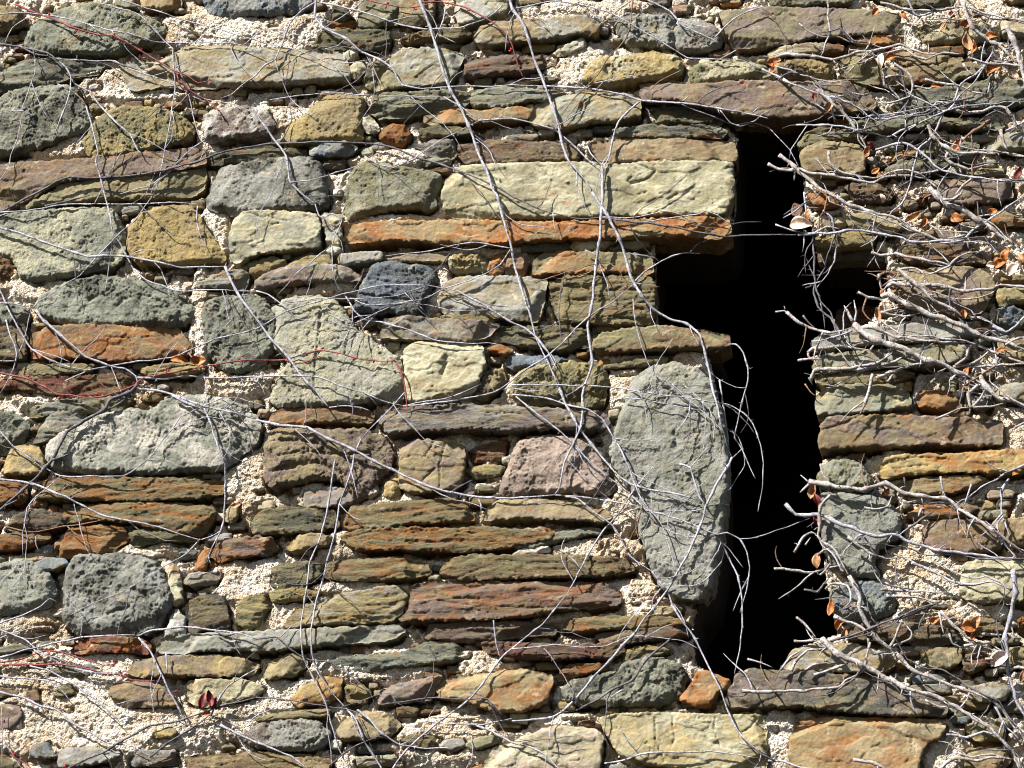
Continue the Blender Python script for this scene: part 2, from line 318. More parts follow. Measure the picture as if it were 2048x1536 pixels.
# ------------------------------------------------------------------ the stones: kind, tone, stain, relief in mm | outline
SLIT = pts('1452,246 1476,272 1472,330 1467,445 1456,482 1310,488 1311,650 1380,668 1440,676 1440,700 1418,706 1432,770 1448,860 1452,940 1444,1060 1425,1170 1396,1205 1385,1262 1392,1325 1420,1345 1465,1368 1482,1346 1560,1338 1596,1290 1690,1262 1664,1225 1648,1140 1640,1000 1644,895 1634,815 1622,690 1690,655 1740,640 1776,572 1768,500 1640,492 1612,420 1602,330 1600,280 1622,258 1650,240')
STONES = '''
r gn ol 30|45,85 67,47 105,27 155,6 215,8 275,27 317,42 328,62 310,82 262,97 200,107 140,107 82,100
r tn br 26|-30,8 0,12 25,14 42,30 50,46 30,55 -30,62
f ol gy 16|232,2 262,4 272,14 250,19 234,12
f tn ru 18|280,-20 358,-20 360,14 330,18 285,17
r bg gy 26|400,-20 618,-20 620,8 590,22 540,30 480,27 452,30 415,18
s dk ol 10|666,14 690,16 700,30 690,40 668,42
f ol dk 20|728,-20 802,-20 800,22 796,48 770,50 740,60 722,58 720,35
f ol tn 26|803,-20 868,-20 866,20 860,45 835,52 800,47
f gy cr 26|908,-20 1024,-20 1012,20 975,38 935,45 918,48 912,30
s ol dk 22|640,70 700,62 778,64 780,90 740,97 690,98 650,98 628,90
s br ol 20|805,72 860,64 930,58 942,66 915,80 850,78 806,80
f tn gy 34|950,74 962,58 990,48 1050,44 1120,38 1172,34 1196,48 1196,66 1150,68 1110,76 1050,82 980,90 956,86
f cr wh 14|1112,108 1140,90 1165,80 1172,92 1150,102 1120,112
r gy tn 16|1232,40 1250,25 1300,28 1344,32 1350,60 1345,95 1300,90 1255,88 1240,72
r gy pu 14|1352,42 1400,34 1440,60 1444,84 1430,97 1390,102 1352,98
f pu ol 26|1440,24 1530,18 1650,20 1720,22 1790,30 1802,55 1790,66 1720,70 1640,76 1560,88 1470,97 1455,70
s ol gn 22|1530,-20 1700,-20 1704,6 1600,10 1540,8
s ol dk 20|1730,-20 1905,-20 1905,8 1850,14 1800,12
f tn gy 26|236,128 285,122 330,118 350,96 430,92 520,98 600,102 685,104 696,130 700,158 640,163 560,166 500,168 420,176 330,172 262,180 248,150
s gn dk 24|-30,148 0,145 40,122 95,118 180,128 208,130 195,146 150,152 110,165 60,175 -30,187
r gn dk 30|-30,205 0,198 20,185 60,172 120,168 150,175 160,200 185,235 175,260 140,270 110,285 70,295 30,305 -30,310
r ol yl 32|168,280 185,250 215,222 260,212 320,218 370,235 385,262 375,280 330,292 290,300 240,312 195,320 172,302
r pu wh 30|408,232 425,220 460,215 500,212 530,222 548,245 540,265 500,272 450,275 415,280 408,262
q yl tn 32|568,275 580,250 612,228 645,195 690,186 722,195 728,220 718,250 725,280 680,278 630,285 580,285
f cr wh 16|688,98 705,95 716,108 700,118 690,115
f cr tn 18|700,135 722,122 732,138 715,155 702,152
f dk ol 6|725,160 740,130 770,118 778,128 760,165 740,178
f gy ol 26|750,178 752,168 775,148 783,125 800,104 860,100 920,106 926,114 912,145 900,165 850,172 800,176
s gn ol 24|745,200 770,190 830,186 900,182 937,184 936,205 915,218 860,222 820,232 760,236 742,225
s pu br 22|930,118 980,112 1060,108 1110,112 1108,128 1075,138 1020,145 960,152 930,152
s gn gy 16|940,180 1010,175 1080,182 1130,190 1120,205 1060,200 1000,215 945,212
f tn ru 22|850,232 900,222 960,224 1040,216 1066,222 1060,236 1000,240 930,248 880,250 848,244
f tn gn 28|1060,240 1072,210 1120,195 1180,186 1260,190 1280,200 1278,232 1240,242 1180,245 1120,258 1075,252
s ol dk 20|838,262 870,256 920,258 960,268 910,272 845,272
f wh cr 22|724,235 735,228 755,250 756,262 735,266 726,252
r ru dk 20|758,262 780,248 815,256 820,275 800,290 765,282
r yl cr 28|1170,130 1180,118 1240,110 1320,105 1362,118 1365,140 1330,150 1280,162 1220,170 1185,165 1168,150
r cr ol 26|1375,150 1385,135 1440,122 1500,125 1535,135 1540,148 1490,152 1440,160 1400,168 1375,165
f pu br 44|1280,180 1330,170 1400,172 1500,165 1600,168 1690,165 1730,180 1752,200 1748,215 1700,222 1640,228 1560,236 1480,232 1400,212 1330,200 1285,198
s dk ol 6|1290,215 1340,207 1400,225 1450,240 1440,248 1380,246 1300,240
s gn dk 22|1225,262 1290,252 1350,255 1430,250 1455,262 1440,275 1330,275 1240,272
s br pu 20|915,292 980,282 1060,285 1140,290 1160,300 1155,320 1080,322 1000,326 930,325 918,310
f br tn 26|1180,285 1230,280 1300,276 1400,282 1468,285 1472,320 1430,326 1330,324 1250,322 1195,318
s gy pu 14|830,290 870,283 908,284 912,310 900,318 860,310
s cr ru 20|1536,108 1560,95 1620,90 1685,92 1684,102 1640,104 1560,112 1540,116
f ru tn 18|1700,78 1760,68 1805,70 1798,85 1750,90 1710,86
s br ru 18|1860,98 1925,95 1925,108 1870,110
r br yl 22|1556,120 1600,118 1650,125 1668,150 1640,158 1570,152 1552,140
f ol br 28|1682,118 1690,108 1740,108 1762,140 1850,136 1930,128 1968,138 1950,155 1880,164 1790,168 1730,165 1700,155 1684,150
f br tn 28|1792,110 1810,102 1880,112 1925,118 1915,124 1870,130 1812,134 1795,125
s gn dk 22|1790,200 1830,182 1900,175 1990,160 2080,165 2080,200 1980,215 1900,222 1830,228 1795,220
s ol gn 22|1680,250 1760,240 1850,232 1930,238 2010,248 2000,258 1900,250 1800,258 1700,268
s ol tn 26|1598,288 1612,268 1640,258 1690,262 1730,275 1728,282 1680,282 1620,290 1604,298
f tn br 36|1600,312 1612,298 1650,286 1690,288 1720,295 1730,315 1728,340 1710,352 1660,352 1620,345 1603,330
f gy ol 24|1970,300 1985,280 2010,270 2080,266 2080,295 2010,300 1980,304
s gn dk 18|1770,340 1800,325 1850,320 1900,325 1880,340 1830,350 1780,350
f ru tn 14|1782,320 1795,306 1830,298 1832,308 1805,322
s gn ol 14|1872,292 1930,278 1958,290 1940,318 1890,318
f br pu 30|-30,340 0,335 60,326 130,324 200,318 300,305 380,298 408,300 412,325 330,345 250,352 180,358 120,365 60,395 0,420 -30,425
f ol tn 16|118,372 180,360 260,352 340,340 405,330 412,350 405,378 380,392 300,396 240,398 180,400 100,410 50,415 110,385
s ol dk 16|415,318 460,305 540,298 610,300 612,312 540,320 470,325 420,328
f bg gn 24|620,290 640,284 690,288 714,295 700,308 660,312 622,308
q gy dk 34|412,410 425,370 440,338 490,325 560,318 620,315 640,330 650,360 655,400 640,418 600,415 540,420 470,428 425,418
q ol gn 32|690,420 692,380 700,350 720,325 770,330 830,338 880,345 870,380 868,415 830,412 770,418 720,430 695,440
f cr ol 40|884,400 895,360 920,335 1010,330 1100,328 1200,328 1240,332 1330,326 1440,325 1464,330 1468,380 1460,412 1448,430 1350,428 1200,432 1100,436 1000,435 930,440 892,430
q gn cr 28|-30,436 0,432 50,422 150,415 225,418 242,450 248,490 240,520 200,540 140,550 60,562 38,550 30,520 -30,505
r ru br 20|-30,500 0,502 20,515 35,545 25,560 -30,555
q yl tn 30|255,480 260,455 275,432 320,415 380,412 392,425 410,455 440,500 450,520 380,525 330,530 270,520 256,500
f cr gn 34|462,515 460,480 470,440 490,425 560,425 635,430 640,460 638,490 590,500 520,508 470,525
f gy cr 24|645,430 660,428 682,432 682,470 678,492 658,490 650,460
r wh cr 22|655,500 665,495 680,498 678,508 660,508
f ru tn 48|693,475 705,452 730,448 800,446 900,444 1000,446 1100,448 1200,446 1300,442 1400,438 1458,440 1460,462 1440,476 1300,475 1200,478 1100,480 1000,488 900,486 800,482 700,484
s gy tn 20|385,560 420,552 480,542 497,548 490,575 420,576 390,572
s yl ol 18|500,528 540,518 572,522 572,535 545,548 510,555 500,545
s yl ol 18|573,528 610,515 660,512 665,528 620,532 580,536
f gy ol 24|678,512 720,508 764,506 764,520 730,524 690,530 680,528
f tn pu 20|768,515 830,510 897,510 893,525 830,524 775,522
f pu gy 36|512,565 540,548 580,535 630,530 690,535 722,552 720,560 670,560 600,564 540,570 515,575
r bg dk 36|712,600 728,565 745,530 780,524 820,530 860,535 870,560 850,590 838,632 800,628 770,625 740,622 712,622
s ol dk 18|1035,495 1080,485 1130,475 1138,490 1130,505 1080,502 1040,505
r yl cr 22|900,530 905,515 940,505 975,520 970,535 930,542 902,540
f ru br 22|978,540 985,515 1010,508 1012,525 1003,548 985,550
f ru pu 20|1018,512 1050,505 1058,520 1048,548 1014,548
f ol ru 26|1066,548 1068,520 1090,508 1130,505 1200,508 1300,510 1306,540 1290,550 1230,545 1140,548
f yl cr 22|1142,495 1150,480 1200,480 1235,482 1210,498 1160,502
f tn ol 20|1240,482 1290,478 1298,490 1270,500 1248,496
f gy tn 30|880,600 890,570 920,556 980,555 1060,558 1092,562 1088,600 1075,642 1040,640 960,630 900,632 882,622
s tn ol 22|880,635 940,630 995,636 980,645 900,640
s ol tn 28|1098,565 1130,556 1200,555 1300,556 1310,575 1308,620 1300,645 1230,648 1160,646 1118,640 1105,610
f gy pu 36|765,660 768,640 800,635 880,640 950,645 1000,648 975,670 940,682 870,680 800,675 762,672
s ol dk 18|1000,655 1060,655 1120,655 1192,665 1182,690 1120,702 1040,690 1000,680
f br ol 44|1190,685 1205,670 1260,660 1330,655 1420,662 1455,672 1460,688 1440,698 1380,695 1300,700 1220,704 1192,700
r gn dk 30|70,605 95,585 120,570 175,555 240,555 300,565 350,580 385,610 385,635 350,650 280,652 200,650 130,648 80,630
r gn dk 20|-30,612 0,608 30,605 58,625 50,645 -30,650
f br ru 28|62,700 65,670 100,655 180,652 260,655 350,652 362,668 382,690 380,705 320,715 230,722 180,715 100,718 65,715
s br dk 16|-30,660 0,655 50,650 55,680 50,720 -30,722
s ol tn 20|35,745 60,732 120,728 190,732 180,745 100,750 40,752
s tn yl 18|280,740 330,730 380,725 410,735 370,750 300,752
s rd br 18|-30,770 0,765 60,755 110,752 170,755 250,748 268,760 250,785 200,792 130,795 50,780
r gn dk 28|405,625 420,598 470,592 520,595 545,620 555,660 540,700 520,730 480,745 440,735 415,700 408,660
q cr gy 34|537,650 545,615 580,595 640,590 680,608 700,650 740,680 760,700 800,715 805,760 800,800 740,800 650,812 560,810 538,800 555,765 580,720 545,690
f cr tn 34|810,700 830,685 900,685 965,695 970,730 950,780 900,802 830,805 812,795
r tn dk 16|945,770 985,740 1010,745 1000,775 970,795 950,795
r ol yl 24|1020,790 1030,750 1080,730 1140,725 1200,730 1215,750 1210,800 1180,812 1120,800 1060,808
r bg dk 16|1010,720 1040,712 1100,715 1150,725 1130,735 1060,735 1020,735
s tn ol 24|1205,735 1250,722 1320,712 1335,720 1290,730 1230,735
f ru tn 16|975,700 1000,692 1025,700 1010,710
q gy gn 46|1222,900 1235,855 1255,800 1262,760 1300,735 1350,725 1400,740 1425,770 1440,820 1450,880 1456,940 1450,1010 1440,1070 1428,1130 1425,1170 1400,1195 1370,1195 1330,1180 1305,1140 1290,1090 1275,1040 1275,1000 1250,960 1228,930
s ol gy 24|55,820 110,805 170,798 240,796 262,800 240,818 180,825 110,828 60,832
s gn gy 20|65,885 85,855 100,830 140,822 172,822 170,840 135,860 110,878
r gn wh 36|90,905 100,880 140,858 190,830 260,818 300,825 330,800 380,790 440,795 500,815 520,850 510,880 480,910 440,940 380,942 300,948 200,945 140,940 105,935
r gn dk 16|-30,830 0,825 30,825 55,850 45,880 20,905 -30,905
f tn yl 18|8,935 25,900 50,888 75,892 85,915 88,945 40,950 10,945
s ol ru 30|70,990 85,965 120,958 200,955 300,958 400,960 445,962 445,985 400,995 330,1000 250,1002 180,1000 100,1000
s ru br 20|-30,965 0,965 30,960 52,970 50,1005 -30,1008
s ol ru 28|105,1030 150,1015 200,1010 280,1006 350,1008 410,1012 432,1020 415,1055 400,1070 340,1062 260,1045 180,1040 135,1045
s br dk 24|10,1050 40,1028 80,1022 130,1030 135,1045 100,1060 50,1062 15,1058
s ru br 20|-30,1072 0,1070 40,1065 100,1068 90,1085 30,1095 -30,1098
s ru tn 26|120,1115 125,1085 140,1060 200,1052 250,1055 252,1080 230,1100 180,1110 130,1116
s ol dk 18|255,1065 300,1058 360,1070 400,1080 330,1080 270,1092 258,1085
f tn ol 20|452,1040 458,1015 475,1008 475,1030 465,1045
s pu ru 26|420,1112 440,1085 480,1078 540,1075 555,1095 530,1110 480,1115 440,1122
f ru br 16|390,1140 398,1105 420,1100 418,1120 405,1145
f gn bg 22|70,1130 95,1118 130,1120 136,1128 110,1140 80,1142
r gy gn 30|-30,1135 0,1130 40,1118 80,1130 105,1160 110,1190 90,1215 50,1222 -30,1230
r gy dk 36|128,1190 132,1140 150,1112 200,1108 262,1108 312,1124 332,1160 342,1195 330,1228 302,1264 240,1268 190,1268 136,1258 128,1222
f cr ru 20|338,1135 352,1130 360,1160 365,1200 350,1212 342,1185
f gy wh 16|330,1280 345,1235 355,1222 370,1235 368,1270
f pu gy 22|368,1165 380,1150 440,1146 432,1165 385,1173
s dk br 20|378,1262 380,1205 400,1195 435,1190 450,1205 462,1250 440,1256 400,1258
s ol yl 20|475,1240 478,1205 500,1195 530,1190 535,1215 515,1250 490,1258
f br ru 24|540,845 545,825 590,815 650,818 720,815 745,830 742,845 680,842 620,848 560,850
s pu gy 40|760,840 770,822 820,815 900,812 1000,814 1100,820 1210,828 1220,845 1200,858 1120,858 1020,860 900,860 800,865 775,868
r pu tn 34|528,910 535,880 545,858 600,855 660,862 720,858 760,868 785,900 780,930 760,955 740,990 710,1000 690,960 640,955 590,965 540,975 528,950
f gy pu 10|595,1005 600,985 660,975 720,985 725,1000 680,1012 620,1015
f tn pu 26|800,975 800,890 830,882 880,885 925,890 930,925 920,970 880,985 830,985
s ol yl 2|930,940 970,930 1010,935 1000,950 950,955
s rd br -8|935,900 990,885 1015,880 1005,920 950,920
r pk wh 22|728,980 735,968 755,970 752,990 735,994
f yl tn 22|768,990 775,965 797,955 797,988 780,994
r pk pu 28|1005,960 1020,930 1030,890 1060,875 1120,872 1160,880 1200,905 1215,945 1228,985 1180,985 1130,980 1080,985 1020,990 1000,985
s ol ru 28|690,1050 702,1018 760,1010 850,1002 910,998 940,1020 948,1040 900,1042 830,1048 760,1058 700,1060
s dk ol 24|500,1050 520,1025 570,1015 620,1020 668,1022 676,1050 640,1062 560,1068 510,1068
f tn pu 34|968,1040 975,1015 1000,1003 1080,1000 1170,1005 1210,1020 1222,1035 1200,1042 1100,1040 1020,1038
s ol ru 34|680,1075 720,1062 800,1058 900,1060 960,1056 1030,1062 1080,1058 1110,1064 1100,1078 1040,1092 960,1102 860,1102 760,1100 715,1100
s gn ol 22|1030,1088 1090,1068 1180,1058 1202,1062 1140,1078 1060,1096 1030,1096
f yl tn 22|575,1095 595,1072 640,1070 665,1075 655,1092 620,1095 585,1102
f wh cr 22|1025,1112 1050,1098 1095,1095 1100,1102 1060,1108
s br ol 30|880,1145 890,1120 950,1112 1050,1112 1150,1112 1250,1120 1268,1138 1240,1145 1200,1152 1100,1155 1000,1158 920,1160
s ol ru 26|650,1150 660,1125 720,1118 800,1115 850,1128 860,1145 820,1155 740,1160 680,1160
s ol dk 24|540,1165 548,1135 600,1125 640,1130 640,1150 600,1180 560,1182
s yl gy 28|570,1252 590,1220 640,1195 720,1184 790,1172 815,1195 800,1225 780,1240 700,1245 620,1250
s ol yl 22|540,1185 600,1178 640,1186 630,1194 590,1202 545,1205
s pu ru 38|800,1240 820,1220 825,1175 860,1162 960,1165 1080,1165 1200,1165 1240,1185 1240,1205 1180,1215 1120,1220 1050,1235 960,1240 860,1242
s pu br 24|850,1275 860,1250 950,1245 1050,1245 1110,1255 1110,1268 1050,1270 980,1280 900,1282
f gn gy 36|312,1295 335,1270 420,1268 520,1265 600,1262 700,1258 790,1252 810,1262 780,1278 700,1285 620,1292 560,1300 450,1300 350,1305 320,1304
f ru rd 26|140,1300 160,1282 220,1275 280,1278 298,1290 296,1305 220,1304 150,1304
s ol gy 18|-30,1300 0,1298 50,1288 60,1295 30,1305 -30,1309
f pu yl 26|255,1345 270,1322 330,1315 420,1312 480,1318 515,1328 510,1345 470,1352 400,1352 330,1350 280,1352
s gn dk 20|655,1320 700,1315 760,1312 830,1300 850,1285 900,1285 940,1300 935,1315 880,1325 820,1332 760,1338 700,1340 670,1335
s rd pu 30|950,1285 1000,1288 1080,1290 1160,1292 1240,1285 1248,1300 1220,1315 1120,1318 1040,1315 980,1305
s ol ru 26|1125,1255 1140,1240 1220,1235 1300,1235 1360,1240 1375,1250 1310,1254 1220,1257 1150,1262
s pu br 22|1190,1272 1230,1264 1300,1258 1370,1254 1378,1264 1340,1276 1260,1285 1200,1282
s dk yl 10|1245,1305 1290,1292 1340,1300 1300,1318 1248,1325
f tn ol 22|528,1355 540,1325 580,1308 610,1312 612,1330 590,1350 540,1358
f cr ol 22|375,1400 378,1365 420,1360 500,1362 525,1375 510,1395 460,1408 400,1412
f br pu 22|225,1370 250,1365 320,1368 345,1390 355,1412 300,1414 245,1412 222,1390
f ru br 14|55,1385 75,1382 80,1402 58,1402
s ol tn 14|100,1385 135,1370 150,1385 120,1395
f yl ru 18|580,1400 610,1375 650,1355 682,1358 680,1390 650,1405 600,1412
s ol yl 18|690,1375 720,1365 740,1385 730,1402 695,1402
f pu bg 24|755,1405 765,1380 800,1370 860,1358 885,1352 870,1375 860,1398 810,1402
f tn ru 32|870,1370 900,1355 980,1345 1040,1340 1100,1350 1105,1365 1090,1405 1040,1422 980,1420 930,1400 880,1392
s br ru 20|1120,1345 1140,1330 1200,1330 1215,1338 1170,1348 1130,1355
r gn dk 26|1120,1380 1150,1360 1230,1345 1260,1320 1330,1318 1365,1335 1370,1370 1360,1395 1300,1410 1220,1408 1160,1408 1135,1400
f ru tn 30|1362,1398 1385,1370 1395,1350 1410,1342 1460,1362 1455,1375 1435,1385 1420,1412 1400,1415 1375,1405
f dk pu 42|1450,1402 1475,1350 1500,1342 1620,1345 1720,1358 1790,1375 1850,1395 1895,1410 1890,1430 1800,1430 1700,1425 1600,1412 1460,1412
f tn gy 28|1560,1335 1590,1300 1640,1290 1700,1290 1760,1305 1790,1325 1770,1340 1700,1342 1600,1340
s br dk 24|1690,1260 1740,1245 1830,1250 1880,1255 1920,1270 1925,1285 1870,1290 1790,1280 1700,1275
f ol yl 24|1845,1310 1870,1297 1920,1297 1925,1320 1900,1335 1860,1330
s br rd 20|1928,1312 1970,1305 1985,1325 1940,1345 1928,1340
f tn gy 22|1940,1375 1990,1368 2020,1372 2010,1398 1960,1402 1938,1395
f tn ru 34|1580,1490 1590,1455 1600,1440 1650,1436 1780,1438 1870,1440 1890,1455 1880,1475 1850,1490 1840,1520 1830,1560 1580,1560
f cr yl 32|1200,1440 1240,1430 1330,1428 1440,1432 1525,1432 1532,1460 1530,1500 1530,1545 1440,1545 1300,1528 1240,1510 1220,1475
f cr pk 30|985,1500 1050,1475 1110,1452 1190,1460 1205,1475 1200,1520 1190,1560 950,1560
r gy pu 26|512,1448 560,1441 630,1440 660,1470 640,1495 590,1500 520,1495 485,1480
s ol tn 20|510,1438 570,1424 660,1420 655,1431 600,1436 530,1442
f tn pu 24|690,1440 730,1425 780,1430 800,1450 780,1470 740,1478 690,1478 672,1465
s br tn 22|380,1560 370,1515 420,1508 520,1505 620,1510 660,1520 650,1560
f gy pu 20|118,1520 120,1500 180,1495 240,1505 220,1520 150,1536 118,1534
f dk bg 14|60,1500 90,1485 112,1495 112,1515 70,1515
f yl ol 18|305,1470 340,1455 355,1465 345,1475 310,1475
f gy pu 16|880,1495 890,1480 925,1480 930,1492 910,1502
f cr ol 26|932,1490 960,1478 1000,1472 995,1486 950,1498
s br ol 18|800,1480 840,1470 880,1476 872,1490 845,1498 810,1492
f tn br 22|1930,1525 1935,1500 2010,1498 2020,1520 2000,1545 1930,1545
f ol yl 20|1930,1450 1960,1445 2010,1460 2005,1478 1950,1480
f ru br 22|1618,390 1640,384 1670,390 1680,410 1650,416 1628,412
s br pu 20|1690,372 1760,368 1790,384 1770,402 1710,404
f pu br 22|1870,380 1890,362 1960,358 2020,362 2025,390 1990,405 1930,408 1880,400
f tn ol 24|1690,432 1760,425 1800,440 1810,455 1790,468 1740,465 1700,452
s yl ol 24|1632,476 1700,462 1750,470 1742,486 1670,496 1630,490
s br dk -30|1636,504 1750,492 1782,497 1790,520 1700,517 1640,522
f rd dk -450|1660,530 1740,525 1770,560 1752,595 1690,604 1662,585
s br pu 16|1790,480 1880,458 1960,505 1970,525 1900,530 1820,520 1790,505
f pu tn 30|1785,560 1800,545 1850,542 1920,535 1960,540 1985,560 1990,575 1980,600 1960,625 1910,628 1850,615 1800,605 1785,585
f yl ol 26|1992,590 2000,580 2080,578 2080,605 2000,608
s ol tn 22|2000,555 2080,552 2080,562 2005,564
r dk bg 22|1990,640 1995,620 2015,612 2048,625 2060,650 2010,652
f gy pu 36|1620,690 1640,672 1720,660 1790,655 1870,645 1930,645 1945,665 1900,680 1830,685 1740,690 1660,695
f ol gy 30|1625,735 1640,715 1700,708 1780,700 1850,690 1930,690 1940,715 1880,730 1800,735 1720,740 1650,748
s ol tn 26|1632,755 1680,745 1760,745 1800,740 1830,750 1790,762 1700,768 1640,766
f gn ol 36|1633,820 1634,792 1655,775 1700,772 1780,772 1810,780 1822,800 1820,815 1780,820 1720,825 1660,830 1638,830
f ru br 24|1835,800 1840,785 1880,782 1905,790 1922,810 1910,822 1870,818 1840,812
f gy ol 18|1945,802 1968,792 1984,800 1980,812 1950,814
f tn gy 22|1992,792 1982,772 2080,765 2080,800 2010,800
f br pu 40|1640,885 1645,850 1660,838 1740,834 1850,836 1960,840 2005,845 2002,885 1960,892 1880,890 1800,890 1700,895 1640,900
f yl ru 34|1760,945 1770,920 1800,912 1900,912 1980,905 2080,902 2080,940 1960,945 1880,945 1800,950 1762,955
r gn ol 28|1636,950 1650,925 1690,918 1720,930 1740,960 1745,975 1700,978 1650,970 1638,965
q gy gn 34|1640,1010 1642,985 1690,990 1760,995 1790,1015 1800,1040 1798,1070 1760,1090 1745,1130 1760,1152 1700,1150 1665,1130 1645,1080
s tn ru 22|1795,970 1850,957 1920,954 1975,957 1950,975 1900,985 1850,990 1810,985
f rd dk -20|1900,1000 1960,978 2080,968 2080,1025 1960,1030 1910,1020
f pu br 26|1845,1060 1860,1045 1920,1040 1970,1048 2000,1075 2000,1095 1930,1105 1870,1100 1848,1080
f br tn 22|1985,1045 2080,1035 2080,1090 2015,1085
f cr ol 28|1925,1150 1930,1130 1960,1118 2080,1122 2080,1200 1960,1205 1920,1190
r gn bg 26|1660,1190 1680,1170 1740,1160 1780,1180 1790,1215 1760,1235 1710,1242 1670,1225
s br tn 18|1940,1235 1990,1240 2010,1260 1960,1270 1935,1258
'''
# places where the pointing is full and bright: x, y, rx, ry
FULL = [(420, 62, 120, 36), (580, 70, 80, 40), (130, 290, 70, 24), (560, 235, 60, 22), (1150, 130, 60, 40), (1130, 30, 90, 26),
        (1240, 20, 60, 22), (330, 180, 150, 18), (210, 165, 50, 24), (430, 460, 26, 60), (400, 640, 18, 100), (90, 580, 70, 18),
        (490, 960, 40, 60), (640, 990, 40, 22), (490, 1160, 70, 40), (280, 1100, 60, 18), (690, 1090, 50, 24), (560, 1225, 34, 30),
        (640, 1325, 60, 20), (120, 1340, 160, 40), (200, 1460, 230, 50), (120, 1420, 130, 40), (470, 1440, 70, 34), (560, 1390, 60, 30),
        (770, 1330, 90, 28), (960, 1330, 40, 22), (1100, 1230, 60, 14), (1280, 1200, 36, 34), (1190, 1100, 90, 20), (900, 1480, 110, 40),
        (1560, 1480, 30, 60), (1880, 1500, 40, 50), (1850, 1150, 80, 60), (1800, 1240, 90, 24), (1960, 1225, 60, 20), (2020, 860, 36, 40),
        (1900, 40, 120, 40), (1830, 90, 60, 14), (1380, 725, 34, 20), (780, 320, 70, 18), (720, 440, 110, 10), (1080, 500, 220, 8),
        (870, 560, 26, 50), (640, 575, 60, 16), (980, 500, 60, 14), (90, 780, 70, 30), (20, 560, 60, 20), (480, 765, 60, 26),
        (900, 1170, 60, 10), (700, 1175, 90, 10), (1000, 1310, 100, 8), (1180, 1440, 90, 12), (330, 1180, 20, 50), (770, 1000, 60, 20),
        (1830, 870, 60, 10), (1250, 760, 30, 60), (1240, 1010, 30, 50), (1790, 945, 20, 40), (1900, 1290, 60, 14), (40, 1240, 60, 30)]

# cracks, splits and hollows: width mm, depth mm | course
CRACKS = """
4 9|645,596 640,660 632,720 628,806
3 6|702,650 694,690 690,712
5 10|1312,348 1294,362 1262,372
4 7|1274,394 1294,389
4 7|1336,403 1356,394
3 6|940,352 985,360 1010,372
4 8|1310,1436 1312,1480 1330,1524
3 7|1346,1436 1350,1475 1344,1496
3 7|1430,1436 1428,1460 1440,1490
4 8|1512,1436 1502,1455 1486,1464
4 9|1105,578 1150,570 1190,582
4 9|1215,583 1306,580
4 9|1236,612 1308,604
4 9|1205,634 1308,641
3 8|1100,590 1160,603 1195,600
3 8|870,884 852,910 872,935 845,962
3 9|890,888 880,930 880,984
3 7|802,920 830,912 852,916
3 6|540,437 578,446
3 6|545,452 560,450
14 14|896,716 886,748
3 8|1640,864 1690,850 1722,834
6 12|1799,852 1808,858
9 14|1772,783 1790,786
7 12|1790,800 1806,800
3 7|215,676 262,677
3 7|285,676 312,674
12 18|545,944 600,930 640,926 690,952
6 10|540,884 600,882 640,890
6 10|620,905 690,912 740,905
5 9|560,915 600,905
3 8|1766,930 1830,916 1900,920
3 7|1784,938 1860,932
3 7|720,470 735,466
5 10|1165,206 1162,228
3 8|880,1205 960,1215 1080,1218 1230,1212
4 9|870,1186 910,1198 960,1200
3 7|1240,440 1300,452
14 12|450,640 470,660
12 14|180,600 200,590
10 12|235,615 250,600
16 14|1350,870 1355,900
12 10|780,345 800,340
5 9|712,590 760,596 838,604
4 9|735,560 800,570 840,560
5 10|70,1180 60,1150
9 12|150,1140 170,1120
12 14|270,1180 300,1200
8 12|220,1230 260,1215
"""
# ------------------------------------------------------------------ build the wall
COLNAME = dict(ol='olive', gn='green-grey', gy='grey', bg='blue-grey', tn='tan', br='brown', ru='rust-orange', cr='cream', pu='purple-brown',
               rd='dark red', pk='pinkish', dk='dark', yl='ochre', wh='off-white')
X0, X1 = -2.42, 2.42
Z0, Z1 = 3.45, 7.30
GS = 0.005
NX = int(round((X1 - X0) / GS)) + 1; NZ = int(round((Z1 - Z0) / GS)) + 1
gx = X0 + np.arange(NX) * GS; gz = Z0 + np.arange(NZ) * GS
GX, GZ = np.meshgrid(gx, gz)
SD = np.full((NZ, NX), -0.2)          # distance to the nearest stone outline
HM = np.full((NZ, NX), -0.2)          # relief of everything on the wall face
slit = wall_xz(SLIT, 0.0)
rng = np.random.RandomState(3)

def stone_outline(poly, kind, seed):
    p = np.asarray(poly, float)
    p = chaikin(p, 0.18, 1) if kind == 'r' else chaikin(p, 0.05, 1)
    p = densify(p, 0.009)
    q = np.roll(p, -1, 0) - np.roll(p, 1, 0)
    nrm = np.stack([q[:, 1], -q[:, 0]], 1) / (np.linalg.norm(q, axis=1, keepdims=True) + 1e-9)
    size = min(np.ptp(p[:, 0]), np.ptp(p[:, 1]))
    a = {'s': 0.0056, 'f': 0.0050, 'r': 0.0070}[kind] * min(1.0, size / 0.07)
    d = fbm(p[:, 0] * 28, p[:, 1] * 28, seed, 3) * a + noise2(p[:, 0] * 110, p[:, 1] * 110, seed + 5) * a * 0.5
    sg = np.sign(np.dot(p[:, 0], np.roll(p[:, 1], -1)) - np.dot(p[:, 1], np.roll(p[:, 0], -1)))
    return p + nrm * (d + sg * (0.0075 if kind == 'r' else 0.0055))[:, None]

CRK = []
for ln in CRACKS.strip().split('\n'):
    hd, bd = ln.split('|'); w_, d_ = hd.split()
    CRK.append((float(w_) / 1000, float(d_) / 1000, wall_xz(pts(bd), 0.035)))

def seg_dist(X, Z, line):
    best = np.full(X.shape, 1e9)
    for a, b in zip(line[:-1], line[1:]):
        e = b - a
        t = np.clip(((X - a[0]) * e[0] + (Z - a[1]) * e[1]) / max(e @ e, 1e-12), 0, 1)
        best = np.minimum(best, np.hypot(X - a[0] - t * e[0], Z - a[1] - t * e[1]))
    return best

